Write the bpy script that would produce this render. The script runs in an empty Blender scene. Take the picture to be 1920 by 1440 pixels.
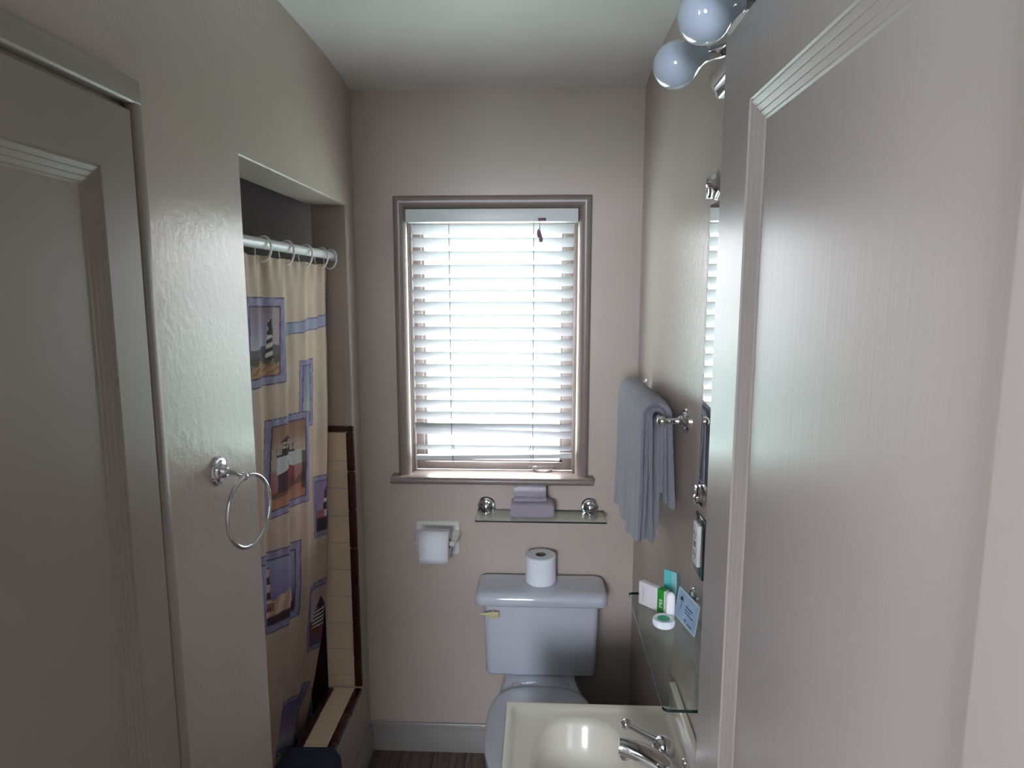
import bpy, bmesh, math, random
import numpy as np
from mathutils import Vector, Matrix
random.seed(7)
rng = np.random.default_rng(7)
S = bpy.context.scene
COL = S.collection
PI = math.pi

# ------------------------------------------------------------------ dimensions (metres)
XL, XR, D, ZC = -.68, .368, 2.38, 2.585        # left wall, right wall, back wall, ceiling
AY0, AY1, AZ0, AZ1, ADEP = 1.478, 2.28, .33, 2.155, .125   # shower opening in the left wall
WX0, WX1, WZ0, WZ1 = -.487, .140, 1.15, 2.152  # window opening in the back wall
FY0, FY1 = .12, .255                           # front wall with the doorway

# ------------------------------------------------------------------ materials
def srgb(r, g, b):
    f = lambda c: (c/255/12.92) if c/255 <= .04045 else ((c/255+.055)/1.055)**2.4
    return (f(r), f(g), f(b), 1)

class NT:
    def __init__(s, name):
        s.m = bpy.data.materials.new(name); s.m.use_nodes = True
        s.t = s.m.node_tree; s.n = s.t.nodes; s.l = s.t.links
        s.b = s.n['Principled BSDF']
    def node(s, typ, **kw):
        n = s.n.new(typ)
        for k, v in kw.items():
            if k in n.inputs: n.inputs[k].default_value = v
            else: setattr(n, k, v)
        return n
    def link(s, a, b): s.l.new(a, b)
    def coord(s, scale=(1, 1, 1)):
        tc = s.node('ShaderNodeTexCoord'); mp = s.node('ShaderNodeMapping')
        mp.inputs['Scale'].default_value = scale
        s.link(tc.outputs['Object'], mp.inputs['Vector']); return mp.outputs['Vector']
    def noise(s, scale, detail=3, rough=.5, stretch=(1, 1, 1)):
        n = s.node('ShaderNodeTexNoise'); n.inputs['Scale'].default_value = scale
        n.inputs['Detail'].default_value = detail; n.inputs['Roughness'].default_value = rough
        s.link(s.coord(stretch), n.inputs['Vector']); return n.outputs['Fac']
    def ramp(s, fac, stops):
        r = s.node('ShaderNodeValToRGB'); e = r.color_ramp.elements
        while len(e) < len(stops): e.new(.5)
        for x, (p, c) in zip(e, stops): x.position = p; x.color = c
        s.link(fac, r.inputs['Fac']); return r.outputs['Color']
    def math(s, op, a, b):
        n = s.node('ShaderNodeMath', operation=op)
        for i, v in enumerate((a, b)):
            if isinstance(v, (int, float)): n.inputs[i].default_value = v
            else: s.link(v, n.inputs[i])
        return n.outputs[0]
    def bump(s, height, strength=.3, dist=.002, normal=None):
        b = s.node('ShaderNodeBump'); b.inputs['Strength'].default_value = strength
        b.inputs['Distance'].default_value = dist
        s.link(height, b.inputs['Height'])
        if normal is not None: s.link(normal, b.inputs['Normal'])
        return b.outputs['Normal']

def simple(name, col, rough=.5, metal=0., ior=1.5, coat=0., var=0., vscale=8, bscale=0, bstr=.1, bdist=.001, sub=0.):
    t = NT(name); b = t.b
    b.inputs['Base Color'].default_value = col; b.inputs['Roughness'].default_value = rough
    b.inputs['Metallic'].default_value = metal; b.inputs['IOR'].default_value = ior
    b.inputs['Coat Weight'].default_value = coat; b.inputs['Coat Roughness'].default_value = .05
    if sub: b.inputs['Subsurface Weight'].default_value = sub; b.inputs['Subsurface Radius'].default_value = (.01, .01, .01)
    if var:
        c2 = tuple(min(1, x*(1+var)) for x in col[:3])+(1,); c1 = tuple(x*(1-var) for x in col[:3])+(1,)
        t.link(t.ramp(t.noise(vscale, 4), [(.3, c1), (.7, c2)]), b.inputs['Base Color'])
    if bscale: t.link(t.bump(t.noise(bscale, 3), bstr, bdist), b.inputs['Normal'])
    return t.m

def paint(name, col, rough, lump=26, lstr=.30, ldist=.0022, streak=None, sstr=.25, flecks=0.):
    """gloss wall paint over hand trowelled plaster or brushed woodwork"""
    t = NT(name); b = t.b
    c2 = tuple(x*1.05 for x in col[:3])+(1,); c1 = tuple(x*.95 for x in col[:3])+(1,)
    t.link(t.ramp(t.noise(3.0, 3), [(.3, c1), (.7, c2)]), b.inputs['Base Color'])
    b.inputs['Roughness'].default_value = rough; b.inputs['IOR'].default_value = 1.44
    nrm = None
    if lstr: nrm = t.bump(t.noise(lump, 4, .55), lstr, ldist)
    if streak: nrm = t.bump(t.noise(1.0, 3, .6, streak), sstr, .0012, nrm)
    if flecks:
        f = t.noise(90, 2, .6); mask = t.noise(5, 2)
        h = t.math('MULTIPLY', t.math('GREATER_THAN', f, .62), t.math('GREATER_THAN', mask, .56))
        nrm = t.bump(h, flecks, .0015, nrm)
    t.link(nrm, b.inputs['Normal'])
    return t.m

TAUPE = srgb(181, 168, 159)
M = {}
M['wall'] = paint('taupe_gloss_wall_paint', TAUPE, .28, lump=48, lstr=.26, ldist=.0035, streak=(60, 60, 16), sstr=.10, flecks=.30)
M['wall_back'] = paint('taupe_back_wall_paint', srgb(188, 175, 166), .34, lump=20, lstr=.32, ldist=.003, flecks=.35)
M['door'] = paint('taupe_door_enamel', srgb(142, 134, 131), .30, lump=60, lstr=.06, ldist=.001, streak=(105, 105, 1.6), sstr=.17)
M['closet'] = paint('taupe_closet_enamel', srgb(146, 136, 131), .36, lump=60, lstr=.06, ldist=.001, streak=(75, 75, 1.6), sstr=.08)
M['trim'] = paint('brown_window_enamel', srgb(134, 121, 116), .30, lump=50, lstr=.08, ldist=.001)
M['ceiling'] = paint('pale_grey_ceiling_paint', srgb(224, 223, 221), .45, lump=9, lstr=.10, ldist=.003)
M['hall'] = simple('hall_wall_paint', srgb(160, 157, 156), .6, bscale=40, bstr=.1)
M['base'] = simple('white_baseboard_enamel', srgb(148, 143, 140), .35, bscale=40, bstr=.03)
M['chrome'] = simple('polished_chrome', (.80, .80, .83, 1), .05, 1.0)
M['mirror'] = simple('silvered_mirror', (.88, .92, .89, 1), .012, 1.0)
M['smoked'] = simple('dark_mirror_plate', srgb(96, 100, 102), .10, 1.0)
M['black'] = simple('black_plastic', srgb(20, 20, 22), .4)
M['porcelain'] = simple('white_glazed_porcelain', srgb(196, 199, 210), .09, ior=1.55, coat=.5)
M['seat'] = simple('white_toilet_seat_plastic', srgb(194, 196, 204), .22)
M['cream'] = simple('cream_cultured_marble', srgb(214, 209, 197), .16, coat=.25, var=.03, vscale=5)
M['ceramic'] = simple('white_ceramic', srgb(216, 214, 210), .15, coat=.3)
M['paper'] = simple('soft_white_paper', srgb(238, 242, 250), .9, bscale=160, bstr=.12, bdist=.0005)
M['core'] = simple('brown_cardboard', srgb(120, 96, 74), .9)
M['white_plastic'] = simple('white_plastic', srgb(242, 240, 240), .3)
M['rod'] = simple('white_enamel_rod', srgb(205, 205, 208), .3)
M['tassel'] = simple('mauve_wood_tassel', srgb(118, 92, 108), .5)
M['maroon_plastic'] = simple('dark_maroon_plastic', srgb(92, 42, 62), .4)
M['cord'] = simple('pale_grey_cord', srgb(126, 122, 126), .8)
M['headrail'] = simple('white_headrail_enamel', srgb(214, 218, 218), .4)
M['handle_yellow'] = simple('yellowed_plastic', srgb(196, 190, 140), .4)
M['tile'] = simple('cream_glazed_tile', srgb(244, 222, 194), .16, var=.03, vscale=10)
M['maroon'] = simple('dark_maroon_glazed_tile', srgb(66, 30, 30), .12, var=.08, vscale=20)
M['grout'] = simple('pale_grout', srgb(206, 196, 182), .9)
M['navy'] = simple('navy_terry_mat', srgb(52, 54, 78), .95, var=.18, vscale=60, bscale=260, bstr=.8, bdist=.004)
M['shower_paint'] = simple('grey_shower_paint', srgb(236, 230, 234), .4, bscale=20, bstr=.15, bdist=.002)
M['shower_ceiling'] = simple('shade_toned_ceiling', srgb(62, 50, 46), .6)  # dark brown puts the shade of the unlit stall ceiling into its colour
M['shower_floor'] = simple('shower_pan', srgb(150, 142, 132), .5)
M['green_print'] = simple('green_printed_card', srgb(46, 150, 50), .4)
M['carton'] = simple('white_carton', srgb(226, 222, 228), .45)
M['emboss'] = simple('pale_grey_print', srgb(196, 194, 206), .5)
M['teal'] = simple('teal_foil_sachet', srgb(84, 178, 180), .35, var=.08, vscale=30, bscale=60, bstr=.2)
M['teal_light'] = simple('pale_teal_foil', srgb(130, 184, 188), .35)
M['blue'] = simple('pale_blue_sachet', srgb(160, 186, 216), .35, var=.12, vscale=40, bscale=60, bstr=.15)
M['ink'] = simple('navy_ink', srgb(58, 78, 122), .5)
M['palm'] = simple('dark_green_ink', srgb(58, 76, 66), .5)
M['pale_edge'] = simple('pale_seal_edge', srgb(206, 220, 226), .4)
M['soap_green'] = simple('green_label', srgb(60, 160, 128), .4)
M['bulb'] = simple('opal_glass_bulb', srgb(200, 210, 230), .07, coat=.6, sub=.2)

def terry(name, col, var=.12):
    t = NT(name); b = t.b
    c2 = tuple(x*(1+var) for x in col[:3])+(1,); c1 = tuple(x*(1-var) for x in col[:3])+(1,)
    t.link(t.ramp(t.noise(140, 4), [(.3, c1), (.7, c2)]), b.inputs['Base Color'])
    b.inputs['Roughness'].default_value = .95
    b.inputs['Sheen Weight'].default_value = .5; b.inputs['Sheen Roughness'].default_value = .5
    n1 = t.bump(t.noise(420, 3, .7), .8, .003)
    t.link(t.bump(t.noise(55, 3), .35, .004, n1), b.inputs['Normal'])
    return t.m
M['towel'] = terry('grey_terry_towel', srgb(122, 121, 134))
M['cloth'] = terry('lavender_grey_terry', srgb(168, 160, 174), .08)

# glass without refraction of the sample rays: clear in the middle, mirror-like at grazing angles
def glass(name, tint, edge=1.45):
    t = NT(name); t.n.remove(t.b)
    out = t.n['Material Output']
    lw = t.node('ShaderNodeLayerWeight'); lw.inputs['Blend'].default_value = .5
    r0 = ((edge-1)/(edge+1))**2
    fr = t.math('MULTIPLY_ADD', t.math('POWER', lw.outputs['Facing'], 5.0), 1-r0); fr.node.inputs[2].default_value = r0
    tr = t.node('ShaderNodeBsdfTransparent'); tr.inputs['Color'].default_value = tint
    gl = t.node('ShaderNodeBsdfGlossy'); gl.inputs['Roughness'].default_value = .01
    mx = t.node('ShaderNodeMixShader')
    t.link(fr, mx.inputs[0]); t.link(tr.outputs[0], mx.inputs[1]); t.link(gl.outputs[0], mx.inputs[2])
    t.link(mx.outputs[0], out.inputs['Surface']); return t.m
M['pane'] = glass('window_glass', (.97, .99, .98, 1))
M['shelf_glass'] = glass('clear_shelf_glass', (.90, .95, .92, 1), 1.5)
M['shelf_edge'] = simple('green_glass_edge', srgb(10, 34, 28), .08, coat=.5)

def slat_mat():
    t = NT('white_vinyl_slat'); b = t.b
    b.inputs['Base Color'].default_value = srgb(190, 190, 193); b.inputs['Roughness'].default_value = .4
    tr = t.node('ShaderNodeBsdfTranslucent'); tr.inputs['Color'].default_value = (.85, .86, .84, 1)
    mx = t.node('ShaderNodeMixShader'); mx.inputs[0].default_value = .03
    out = t.n['Material Output']
    t.link(b.outputs[0], mx.inputs[1]); t.link(tr.outputs[0], mx.inputs[2]); t.link(mx.outputs[0], out.inputs['Surface'])
    return t.m
M['slat'] = slat_mat()

def floor_mat():
    t = NT('grey_brown_plank_floor'); b = t.b
    br = t.node('ShaderNodeTexBrick')
    br.inputs['Scale'].default_value = 1.0; br.inputs['Brick Width'].default_value = 1.2
    br.inputs['Row Height'].default_value = .13; br.inputs['Mortar Size'].default_value = .0025
    br.inputs['Color1'].default_value = srgb(146, 128, 116); br.inputs['Color2'].default_value = srgb(112, 98, 92)
    br.inputs['Mortar'].default_value = srgb(52, 44, 40)
    tc = t.node('ShaderNodeTexCoord'); mp = t.node('ShaderNodeMapping')
    mp.inputs['Rotation'].default_value = (0, 0, PI/2)
    t.link(tc.outputs['Object'], mp.inputs['Vector']); t.link(mp.outputs['Vector'], br.inputs['Vector'])
    g = t.ramp(t.noise(1, 5, .65, (70, 4, 1)), [(.3, srgb(118, 108, 104)), (.7, srgb(255, 250, 246))])
    mx = t.node('ShaderNodeMix', data_type='RGBA', blend_type='MULTIPLY'); mx.inputs[0].default_value = .8
    t.link(br.outputs['Color'], mx.inputs[6]); t.link(g, mx.inputs[7])
    t.link(mx.outputs[2], b.inputs['Base Color']); b.inputs['Roughness'].default_value = .45
    return t.m
M['floor'] = floor_mat()

def curtain_mat():
    t = NT('printed_curtain_fabric'); b = t.b
    a = t.node('ShaderNodeAttribute'); a.attribute_name = 'print'
    g = t.ramp(t.noise(1, 4, .6, (9, 9, 3)), [(.25, (.86, .85, .85, 1)), (.75, (1.1, 1.1, 1.08, 1))])
    mx = t.node('ShaderNodeMix', data_type='RGBA', blend_type='MULTIPLY'); mx.inputs[0].default_value = 1
    t.link(a.outputs['Color'], mx.inputs[6]); t.link(g, mx.inputs[7])
    t.link(mx.outputs[2], b.inputs['Base Color']); b.inputs['Roughness'].default_value = .8
    t.link(t.bump(t.noise(700, 2), .15, .0006), b.inputs['Normal'])
    tr = t.node('ShaderNodeBsdfTranslucent'); t.link(mx.outputs[2], tr.inputs['Color'])
    ms = t.node('ShaderNodeMixShader'); ms.inputs[0].default_value = .15
    t.link(b.outputs[0], ms.inputs[1]); t.link(tr.outputs[0], ms.inputs[2])
    t.link(ms.outputs[0], t.n['Material Output'].inputs['Surface'])
    return t.m
M['curtain'] = curtain_mat()

# ------------------------------------------------------------------ object helpers
WORLD = {}   # world position of each object's origin
def obj(name, bm, mats, parent=None, smooth=35, label=None):
    """links a bmesh (built in world coordinates) as ONE object, origin at its centre"""
    me = bpy.data.meshes.new(name)
    if not isinstance(bm, bpy.types.Mesh):
        bmesh.ops.recalc_face_normals(bm, faces=bm.faces[:])
        bm.to_mesh(me); bm.free()
    else: me = bm
    if not isinstance(mats, (list, tuple)): mats = [mats]
    for m in mats: me.materials.append(m)
    n = len(me.vertices); co = np.empty(n*3); me.vertices.foreach_get('co', co); co = co.reshape(-1, 3)
    c = (co.min(0)+co.max(0))/2
    me.vertices.foreach_set('co', (co-c).ravel()); me.update()
    if smooth:
        me.polygons.foreach_set('use_smooth', [True]*len(me.polygons))
        if smooth < 180: me.set_sharp_from_angle(angle=math.radians(smooth))
    o = bpy.data.objects.new(name, me); COL.objects.link(o)
    c = Vector(c); WORLD[o.name] = c.copy()
    if parent is not None:
        o.parent = parent; o.location = c-WORLD[parent.name]
    else: o.location = c
    if label: o['label'] = label
    return o
def tag(o, label, cat, group=None):
    o['label'] = label; o['category'] = cat
    if group: o['group'] = group
    return o
def thing(name, label, cat, loc, group=None):
    o = bpy.data.objects.new(name, None); COL.objects.link(o); o.empty_display_size = .05
    o.location = loc; WORLD[o.name] = Vector(loc); return tag(o, label, cat, group)
def struct(name, bm, mats, parent=None, smooth=35):
    o = obj(name, bm, mats, parent, smooth)
    if parent is None: o['kind'] = 'structure'
    return o
def copy_tree(o, delta, label=None):
    """a copy of a thing together with its parts and sub-parts"""
    def rec(src, par):
        c = src.copy(); COL.objects.link(c)
        if par is not None: c.parent = par
        WORLD[c.name] = WORLD[src.name]+Vector(delta)
        for ch in list(src.children): rec(ch, c)
        return c
    c = rec(o, None); c.location = o.location+Vector(delta)
    if label: c['label'] = label
    return c

# ------------------------------------------------------------------ mesh helpers
def NB(): return bmesh.new()
def box(bm, x0, x1, y0, y1, z0, z1, bev=0., seg=2, mat=0, rot=None):
    vs = [bm.verts.new((x, y, z)) for x in (x0, x1) for y in (y0, y1) for z in (z0, z1)]
    idx = [(0, 1, 3, 2), (4, 6, 7, 5), (0, 4, 5, 1), (2, 3, 7, 6), (0, 2, 6, 4), (1, 5, 7, 3)]
    fs = [bm.faces.new([vs[i] for i in f]) for f in idx]
    for f in fs: f.material_index = mat
    if bev:
        es = list({e for f in fs for e in f.edges})
        r = bmesh.ops.bevel(bm, geom=es, offset=bev, segments=seg, profile=.5, affect='EDGES')
        for f in r['faces']: f.material_index = mat
    return bm
def obox(bm, origin, ax, ay, az, lx, ly, lz, bev=0, seg=2, mat=0):
    """box with a corner at origin along three axes"""
    o = Vector(origin); a, b, c = Vector(ax).normalized()*lx, Vector(ay).normalized()*ly, Vector(az).normalized()*lz
    vs = [bm.verts.new(o+i*a+j*b+k*c) for i in (0, 1) for j in (0, 1) for k in (0, 1)]
    idx = [(0, 1, 3, 2), (4, 6, 7, 5), (0, 4, 5, 1), (2, 3, 7, 6), (0, 2, 6, 4), (1, 5, 7, 3)]
    fs = [bm.faces.new([vs[i] for i in f]) for f in idx]
    for f in fs: f.material_index = mat
    if bev:
        r = bmesh.ops.bevel(bm, geom=list({e for f in fs for e in f.edges}), offset=bev, segments=seg, profile=.5, affect='EDGES')
        for f in r['faces']: f.material_index = mat
    return bm
def loops(bm, rings, closed=True, cap=(False, False), mat=0):
    """skin between successive rings of points"""
    V = [[bm.verts.new(p) for p in r] for r in rings]
    n = len(V[0]); m = n if closed else n-1
    for a, b in zip(V, V[1:]):
        for i in range(m):
            j = (i+1) % n
            try: f = bm.faces.new((a[i], a[j], b[j], b[i])); f.material_index = mat
            except ValueError: pass
    if cap[0]: f = bm.faces.new(V[0]); f.material_index = mat
    if cap[1]: f = bm.faces.new(V[-1]); f.material_index = mat
    return V
def frame(ax):
    ax = Vector(ax).normalized()
    u = ax.cross(Vector((0, 0, 1)) if abs(ax.z) < .9 else Vector((1, 0, 0))).normalized()
    return ax, u, ax.cross(u).normalized()
def lathe(bm, prof, origin, axis, n=32, mat=0, caps=True):
    """prof: list of (radius, height along axis)"""
    ax, u, v = frame(axis); o = Vector(origin); rings = []
    for r, h in prof:
        r = max(r, 1e-5)
        rings.append([o+ax*h+(u*math.cos(2*PI*i/n)+v*math.sin(2*PI*i/n))*r for i in range(n)])
    loops(bm, rings, True, (caps, caps), mat); return bm
def sphere(bm, c, r, n=24, mat=0, squash=(1, 1, 1)):
    c = Vector(c); k = 14; rings = []
    for j in range(k+1):
        t = PI*j/k; rr = max(math.sin(t)*r, 1e-5)
        rings.append([c+Vector((rr*math.cos(2*PI*i/n)*squash[0], rr*math.sin(2*PI*i/n)*squash[1], math.cos(t)*r*squash[2])) for i in range(n)])
    loops(bm, rings, True, (True, True), mat); return bm
def tube(bm, pts, rad, n=12, mat=0, closed=False, squash=1.):
    P = [Vector(p) for p in pts]; k = len(P)
    R = rad if isinstance(rad, (list, tuple)) else [rad]*k
    rings = []; u = None
    for i in range(k):
        if closed: t = (P[(i+1) % k]-P[i-1])
        else: t = P[min(i+1, k-1)]-P[max(i-1, 0)]
        t.normalize()
        if u is None: _, u, _ = frame(t)
        u = (u-t*u.dot(t)).normalized(); v = t.cross(u)
        rings.append([P[i]+u*math.cos(2*PI*q/n)*R[i]+v*math.sin(2*PI*q/n)*R[i]*squash for q in range(n)])
    if closed: rings.append(rings[0])
    loops(bm, rings, True, (not closed, not closed), mat)
    if closed: bmesh.ops.remove_doubles(bm, verts=bm.verts[:], dist=1e-6)
    return bm
def bez(p0, p1, p2, p3, n=12):
    a, b, c, d = map(Vector, (p0, p1, p2, p3))
    return [a*(1-t)**3+b*3*t*(1-t)**2+c*3*t*t*(1-t)+d*t**3 for t in [i/n for i in range(n+1)]]
def rrect(cx, cy, hw, hh, r, z, k=6):
    """rounded rectangle ring in a horizontal plane"""
    out = []
    for (sx, sy, a0) in ((1, 1, 0), (-1, 1, PI/2), (-1, -1, PI), (1, -1, 1.5*PI)):
        for i in range(k+1):
            a = a0+PI/2*i/k
            out.append((cx+sx*(hw-r)+r*math.cos(a), cy+sy*(hh-r)+r*math.sin(a), z))
    return out
def holed_wall(bm, umap, us, vs, holes, bev=0.):
    """a wall panel with rectangular holes; umap(u, v, d) gives the world point, d = 0 front, 1 back"""
    us = sorted(set(us+[h[0] for h in holes]+[h[1] for h in holes]))
    vs = sorted(set(vs+[h[2] for h in holes]+[h[3] for h in holes]))
    G = {}
    def vert(i, j, d):
        if (i, j, d) not in G: G[i, j, d] = bm.verts.new(umap(us[i], vs[j], d))
        return G[i, j, d]
    inside = lambda i, j: any(h[0] <= (us[i]+us[i+1])/2 <= h[1] and h[2] <= (vs[j]+vs[j+1])/2 <= h[3] for h in holes)
    nu, nv = len(us)-1, len(vs)-1
    solid = {(i, j) for i in range(nu) for j in range(nv) if not inside(i, j)}
    edges = []
    for (i, j) in solid:
        for d in (0, 1): bm.faces.new([vert(*q, d) for q in ((i, j), (i+1, j), (i+1, j+1), (i, j+1))])
        for (a, b, nb) in (((i, j), (i+1, j), (i, j-1)), ((i+1, j), (i+1, j+1), (i+1, j)), ((i, j+1), (i+1, j+1), (i, j+1)), ((i, j), (i, j+1), (i-1, j))):
            if nb not in solid:
                f = bm.faces.new((vert(*a, 0), vert(*b, 0), vert(*b, 1), vert(*a, 1)))
                if 0 <= nb[0] < nu and 0 <= nb[1] < nv: edges.append((G[(*a, 0)], G[(*b, 0)]))
    if bev:
        es = [e for e in (bm.edges.get(p) for p in edges) if e]
        bmesh.ops.bevel(bm, geom=es, offset=bev, segments=4, profile=.5, affect='EDGES')
    return bm

# ================================================================== THE SETTING
T = .12
bm = NB(); box(bm, XL-.02, XR+.02, FY0, D+.02, -.05, 0)
struct('floor', bm, M['floor'], smooth=0)
# ceiling, easing down a little where it meets the back wall
bm = NB()
prof = [(FY0, ZC+.012), (1.9, ZC+.012), (2.05, ZC+.011), (2.15, ZC+.008), (2.24, ZC+.002), (2.32, ZC-.008), (2.36, ZC-.016), (D+.02, ZC-.022)]
loops(bm, [[(XL-.02, y, z), (XR+.02, y, z), (XR+.02, y, ZC+.1), (XL-.02, y, ZC+.1)] for y, z in prof], True, (True, True))
struct('ceiling', bm, M['ceiling'], smooth=50)
bm = NB(); holed_wall(bm, lambda u, v, d: (u, D+d*.16, v), [XL-.14, XR+.12], [0, ZC+.1], [(WX0, WX1, WZ0, WZ1)], .004)
struct('wall_back', bm, M['wall_back'])
bm = NB(); holed_wall(bm, lambda u, v, d: (XL-d*ADEP, u, v), [FY1, D], [0, ZC+.1], [(AY0, AY1, AZ0-.004, AZ1)], .007)
struct('wall_left', bm, M['wall'])
bm = NB(); box(bm, XR, XR+T, FY1, D, 0, ZC+.1)
struct('wall_right', bm, M['wall'], smooth=0)
bm = NB(); holed_wall(bm, lambda u, v, d: (u, FY1-d*(FY1-FY0), v), [-1.62, 1.62], [0, ZC+.1], [(-.52, .33, 0, 2.26)], .004)
struct('wall_front', bm, M['wall'])
# the hall behind the camera, with its own window
HX0, HX1, HY = -1.5, 1.5, -2.6
bm = NB(); box(bm, HX0-.1, HX1+.1, HY-.1, FY0, -.05, 0); struct('floor_hall', bm, M['floor'], smooth=0)
bm = NB(); box(bm, HX0-.1, HX1+.1, HY-.1, FY0, ZC, ZC+.1); struct('ceiling_hall', bm, M['ceiling'], smooth=0)
bm = NB(); holed_wall(bm, lambda u, v, d: (HX0-d*.1, u, v), [HY, FY0], [0, ZC], [(-1.5, -.35, 1.5, 2.4)]); struct('wall_hall_left', bm, M['hall'], smooth=0)
bm = NB(); box(bm, HX1, HX1+.1, HY, FY0, 0, ZC); struct('wall_hall_right', bm, M['hall'], smooth=0)
bm = NB(); holed_wall(bm, lambda u, v, d: (u, HY-d*.1, v), [HX0-.1, HX1+.1], [0, ZC], [(-.95, -.25, 1.45, 2.40)])
struct('wall_hall_back', bm, M['hall'])

# ---- shower stall behind the opening
SX, SY0, SY1 = -1.55, 1.20, AY1
bm = NB(); box(bm, SX-.05, XL-ADEP, SY0-.05, SY1+.05, .0, .10); struct('floor_shower', bm, M['shower_floor'], smooth=0)
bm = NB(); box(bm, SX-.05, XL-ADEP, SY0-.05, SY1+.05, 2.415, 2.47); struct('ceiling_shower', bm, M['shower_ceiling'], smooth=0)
bm = NB(); box(bm, SX-.05, SX, SY0-.05, SY1+.05, 0, 2.47); struct('wall_shower_left', bm, M['shower_paint'], smooth=0)
bm = NB(); box(bm, SX, XL-ADEP, SY1, SY1+.05, 0, 2.47); struct('wall_shower_back', bm, M['shower_paint'], smooth=0)
bm = NB(); box(bm, SX, XL-ADEP, SY0-.05, SY0, 0, 2.47); struct('wall_shower_front', bm, M['shower_paint'], smooth=0)
# tiles on the stall wall, cream with a dark cap row
bm = NB(); p = .108
box(bm, SX, SX+.004, SY0, SY1, .10, 1.92, mat=1)
for i in range(10):
    for j in range(17):
        y0 = SY0+i*p; z0 = .1+j*p
        if y0+p <= SY1+.01: box(bm, SX+.003, SX+.009, y0+.0015, min(y0+p-.0015, SY1), z0+.0015, z0+p-.0015)
for i in range(8): box(bm, SX+.003, SX+.014, SY0+i*.14+.001, min(SY0+i*.14+.139, SY1), 1.94, 1.985, mat=2)
struct('trim_3', bm, [M['tile'], M['grout'], M['maroon']], smooth=0)
# cream tiles on the far jamb and on the curb
bm = NB(); g = .0012
box(bm, XL-ADEP-.004, XL-.003, AY1-.004, AY1-.0008, AZ0-.02, 1.345, mat=1)
z = 1.345
while z > AZ0+.01:
    z0 = max(z-.1065, AZ0+.004)
    box(bm, XL-ADEP-.006, XL-.026, AY1-.006, AY1-.001, z0+g, z-g, .0012, 1); z -= .1065
box(bm, XL-ADEP-.004, XL-.003, AY0, AY1-.004, AZ0-.003, AZ0+.003, mat=1)
y = AY1-.012
while y > AY0:
    y0 = max(y-.1065, AY0); box(bm, XL-ADEP+.020, XL-.026, y0+g, y-g, AZ0-.002, AZ0+.008, .0012, 1); y -= .1065
struct('trim_1', bm, [M['tile'], M['grout']], smooth=0)
# dark maroon bullnose edging
bm = NB()
z = 1.345
while z > AZ0+.01:
    z0 = max(z-.148, AZ0+.009); box(bm, XL-.026, XL+.0035, AY1-.013, AY1+.001, z0+g, z-g, .005, 3); z -= .148
box(bm, XL-.024, XL+.0035, AY1-.013, AY1+.001, 1.3462, 1.368, .005, 3)
box(bm, XL-ADEP-.006, XL-.026, AY1-.013, AY1-.002, 1.3462, 1.368, .004, 3)
y = AY1-.014
while y > AY0:
    y0 = max(y-.148, AY0)
    box(bm, XL-.026, XL+.0035, y0+g, y-g, AZ0-.014, AZ0+.0095, .005, 3)
    box(bm, XL-ADEP-.006, XL-ADEP+.018, y0+g, y-g, AZ0-.014, AZ0+.0095, .005, 3); y -= .148
box(bm, XL-ADEP-.075, XL-ADEP-.007, AY1-.004, AY1-.001, .10, 1.40, .003, 2)
struct('trim_2', bm, M['maroon'])

# ---- baseboards
def baseboard(bm, pts):
    """pts(d, z): profile of a two step baseboard"""
    prof = [(0, 0), (.016, 0), (.016, .088), (.0135, .092), (.0135, .098), (.011, .101), (.011, .112), (.007, .119), (0, .120)]
    a, b = pts; loops(bm, [[a(d, z) for d, z in prof], [b(d, z) for d, z in prof]], True, (True, True))
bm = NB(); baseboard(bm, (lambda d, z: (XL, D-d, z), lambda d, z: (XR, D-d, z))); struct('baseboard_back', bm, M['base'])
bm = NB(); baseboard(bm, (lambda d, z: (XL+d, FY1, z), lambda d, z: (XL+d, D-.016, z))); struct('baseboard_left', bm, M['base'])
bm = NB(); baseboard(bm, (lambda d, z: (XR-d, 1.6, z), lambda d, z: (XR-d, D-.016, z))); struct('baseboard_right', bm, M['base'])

# ---- window
bm = NB(); rings = []
for i in range(13):                                  # half round casing on three sides
    t = i/12; w = .047*t
    h = .0008+.024*math.sin(PI*min(1, t*1.55)/1.0*.5)**.7 if t < .645 else .0248-.010*((t-.645)/.355)**2
    if i == 12: h = .0138
    rings.append([(WX0-w, D-h, WZ0+.008), (WX0-w, D-h, WZ1+w), (WX1+w, D-h, WZ1+w), (WX1+w, D-h, WZ0+.008)])
w = .0475; rings.append([(WX0-w, D+.001, WZ0+.008), (WX0-w, D+.001, WZ1+w), (WX1+w, D+.001, WZ1+w), (WX1+w, D+.001, WZ0+.008)])
rings.insert(0, [(WX0, D+.02, WZ0+.008), (WX0, D+.02, WZ1), (WX1, D+.02, WZ1), (WX1, D+.02, WZ0+.008)])
loops(bm, rings, False)
win = struct('window_1', bm, M['trim'], smooth=50)
bm = NB(); sp = []
for a in range(13):
    t = PI*(a/12-.5); sp.append((2.333-.013*math.cos(t), 1.1485+.0135*math.sin(t)))
prof = [(D+.06, 1.135)]+sp+[(D+.06, 1.164)]
loops(bm, [[(x, y, z) for y, z in prof] for x in (-.558, .206)], True, (True, True))
obj('sill', bm, M['trim'], win)
SYF, SYB = 2.438, 2.475                              # sash plane
GX0, GX1, GZ0, GZ1 = -.446, .092, 1.196, 2.10
bm = NB()
box(bm, WX0+.001, GX0, SYF, SYB, 1.165, WZ1-.001, .003); box(bm, GX1, WX1-.001, SYF, SYB, 1.165, WZ1-.001, .003)
box(bm, GX0-.002, GX1+.002, SYF, SYB, 1.165, GZ0, .003); box(bm, GX0-.002, GX1+.002, SYF, SYB, GZ1, WZ1-.001, .003)
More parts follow.
